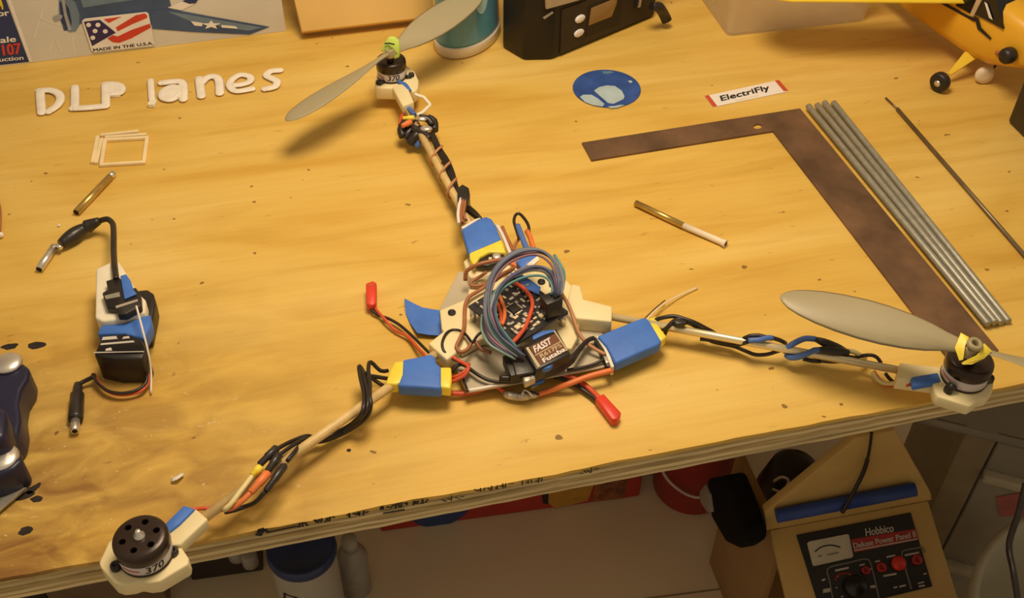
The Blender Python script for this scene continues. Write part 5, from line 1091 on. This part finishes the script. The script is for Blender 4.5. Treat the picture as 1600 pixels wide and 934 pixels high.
for (x, y, r_, m_) in ((722, 602, .0048, M_PRED), (868, 572, .0056, M_PRED), (1025, 537, .0078, M_JRED), (1195, 503, .0058, M_PRED)):
    j_ = MB().lathe([(r_, 0), (r_, .004), (r_ * .8, .005), (r_ * .45, .005), (r_ * .4, .002), (.0001, .002)] if m_ is M_PRED else [(r_, 0), (r_, .006), (r_ * .8, .008), (.0001, .008)], F(*C(*KP, [(x, y)])[0], .0026), FN, 18).build('jack', m_, pp, label='red jack')
for (x0, y0, x1, y1, w) in ((445, 600, 570, 572, 18), (670, 552, 718, 540, 14), (815, 518, 858, 508, 16), (920, 475, 1000, 458, 16), (890, 650, 1012, 628, 18), (1088, 458, 1222, 432, 18), (985, 758, 1020, 750, 14), (1040, 748, 1098, 735, 16), (1210, 718, 1268, 706, 12), (1218, 745, 1275, 738, 16), (1262, 632, 1292, 626, 14), (320, 690, 352, 680, 18), (332, 790, 400, 778, 36), (770, 750, 830, 745, 24), (745, 590, 780, 585, 16), (450, 760, 466, 756, 12), (585, 695, 605, 690, 12), (455, 660, 475, 655, 12), (570, 635, 590, 630, 12), (620, 825, 645, 818, 14), (500, 842, 520, 838, 12), (1215, 480, 1240, 476, 16)):
    pq('print_glint_mark', [(x0, y0 - w / 2), (x1, y1 - w / 2), (x1, y1 + w / 2), (x0, y0 + w / 2)], M_PW, .0031, .0004)
# blue tube and cord on the box
bt_ = MB().tube([V(1213, 806, .009), V(1430, 764, .009)], .0078, 16).build('foam_tube', mat('tube_blue', (.02, .06, .30), .5, var=.15)); tag(bt_, 'blue foam tube lying along the top of the power panel board', 'tube')
co = MB().tube(smooth_path([V(1362, 676, .004), V(1358, 705, .004), V(1350, 735, .005), V(1334, 768, .012), V(1322, 790, .019), V(1316, 800, .021)]), [.0016] * 20 + [.0024] * 200, 8).build('power_cord', M_BLKW); tag(co, 'black cord hanging down the peaked end of the field box', 'cord')
# black holster-like case leaning on the side board, red bucket
def S(x, y, off): return UP(x, y, e0 + en * off, en)
bc2 = MB().prism([S(x, y, .046) for x, y in ((1103, 748), (1133, 742), (1166, 830), (1165, 848), (1152, 857), (1133, 848), (1110, 808))], -en * .026).build('black_pouch', mat('matt_black_cloth', (.008, .007, .006), .8, var=.2, spec=.1), None, .006, 3); tag(bc2, 'black pouch hanging on the side of the wooden field box', 'pouch')
MB().prism([S(x, y, .049) for x, y in ((1092, 768), (1100, 757), (1108, 772), (1112, 800), (1104, 800), (1094, 785))], -en * .006).build('grey_cap', mat('cap_grey', (.30, .25, .22), .5), bc2, .0015, 2, 'grey end cap')
bkc = U(1128, 740, FZ + .06); bko = Vector((.262, .955, FZ + .0005))
bk = thing('red_bucket', 'dark red bucket with a pale handle behind the field box', 'bucket', bko); M_BK = mat('bucket_red', (.30, .015, .012), .4, var=.1)
MB().lathe([(.0001, 0), (.052, 0), (.054, .004), (.062, .150), (.065, .152), (.065, .156), (.060, .156), (.051, .006), (.0001, .005)], bko, EZ, 40).build('body', M_BK, bk)
MB().tube(smooth_path([bko + Vector((-.062, 0, .13)), bko + Vector((-.058, -.030, .095)), bko + Vector((-.038, -.052, .07)), bko + Vector((.0, -.065, .06)), bko + Vector((.045, -.048, .08)), bko + Vector((.062, 0, .13))]), .0022, 8).build('handle', mat('pale_wire', (.55, .42, .36), .4), bk, label='pale wire handle')

# ---- plastic drawer unit on the right
M_DRW = mat('cloudy_drawer_plastic', (.46, .42, .34), .4, var=.05, trans=.2, alpha=.85); M_DRF = mat('drawer_frame_grey', (.30, .24, .15), .5, var=.08); M_LIDP = mat('lid_grey_plastic', (.42, .38, .32), .3, var=.05, trans=.25, alpha=.9)
LZ = -.35; l0, l1 = U(1432, 648, LZ), U(1600, 688, LZ); ldv = (l1 - l0).normalized(); ln = Vector((ldv.y, -ldv.x, 0)); 
du = thing('drawer_unit', 'cloudy plastic drawer unit standing at the right end of the bench', 'drawer unit', Vector((l0.x + .12, l0.y + .1, FZ)))
lq = [l0 - ldv * .01, l0 + ldv * .30, l0 + ldv * .30 - ln * .26, l0 - ldv * .01 - ln * .26]
MB().prism(lq, -EZ * .004).build('lid', M_LIDP, du, .001, 2, 'grey cloudy lid'); MB().prism([l0 - ldv * .01 + ln * .002, l0 + ldv * .30 + ln * .002, l0 + ldv * .30 - ln * .003, l0 - ldv * .01 - ln * .003], -EZ * .010).build('lid_lip', M_LIDP, du, .001, 2)
def Q(x, y, off=0.0): return UP(x, y, l0 - ln * .004 + ln * off, ln)
def to_floor(p): return Vector((p.x, p.y, FZ + .0005))
pa, pb = Q(1512, 670), Q(1560, 682)
tz_ = LZ - .011
for p in (pa, pb): p.z = tz_
MB().prism([pa, pb, to_floor(pb), to_floor(pa)], -ln * .25).build('side_wall', M_DRF, du, .001, 1, 'grey-brown frame side')
far = l0 + ldv * .29; far.z = tz_
MB().prism([far, far + ldv * .008, to_floor(far + ldv * .008), to_floor(far)], -ln * .25).build('side_wall', M_DRF, du)
zs = [tz_ - .002, Q(1580, 757).z, Q(1520, 895).z, FZ + .012]
for k in range(3):
    za, zb = zs[k] - .004, zs[k + 1]
    a = Vector((pb.x, pb.y, za)) + ldv * .003; b = Vector((far.x, far.y, za)) - ldv * .003
    dr = MB().prism([a, b, b - EZ * (za - zb - .014), a - EZ * (za - zb - .014)], -ln * .24).build('drawer', M_DRW, du, .002, 2, 'cloudy drawer')
    c_ = Vector((a.x, a.y, zb + .014)); e_ = Vector((b.x, b.y, zb + .014))
    MB().prism([c_ + ln * .010, e_ + ln * .010, e_ + ln * .010 - EZ * .012, c_ + ln * .010 - EZ * .012], -ln * .02).build('pull_lip', mat('lip_cream', (.55, .50, .38), .4), dr, .002, 2, 'pale pull lip')
pk = [Q(x, y, .0012) for x, y in ((1556, 776), (1600, 768), (1625, 765), (1620, 802), (1562, 806))]
MB().prism(pk, ln * .001).build('drawer_label', mat('label_pink', (.42, .12, .11), .5), du, label='pink card in the drawer front')
# ---- beige bin and cable at the lower right corner
sp = U(1556, 832, -.20); vdir = ray(1556, 832); nr = Vector((vdir.y, -vdir.x, 0)).normalized(); bnr = .13; bcn = sp + nr * bnr
bbn = thing('waste_bin', 'beige round waste bin at the lower right corner', 'bin', (bcn.x, bcn.y, FZ)); M_BEI = mat('beige_plastic', (.34, .30, .21), .45, var=.05)
MB().lathe([(.0001, .0005), (bnr * .98, .0005), (bnr, .004), (bnr, .50), (bnr * 1.02, .502), (bnr * 1.02, .508), (bnr * .96, .508), (bnr * .95, .01), (.0001, .008)], Vector((bcn.x, bcn.y, FZ)), EZ, 48).build('body', M_BEI, bbn)
def onbin(x, y, e=.004):
    d = ray(x, y); a2 = d.x ** 2 + d.y ** 2; ox, oy = EYE.x - bcn.x, EYE.y - bcn.y; b2 = 2 * (ox * d.x + oy * d.y); c2 = ox * ox + oy * oy - (bnr * 1.02 + e) ** 2
    q = b2 * b2 - 4 * a2 * c2; t = (-b2 - math.sqrt(max(q, 0))) / (2 * a2); return EYE + d * t
cb = MB().tube(smooth_path([onbin(1603, 755), onbin(1592, 800), onbin(1577, 850), onbin(1584, 895), onbin(1592, 945), onbin(1600, 990)]), .0024, 8).build('hanging_cable', M_BLKW); tag(cb, 'black cable hanging over the beige bin', 'cable')
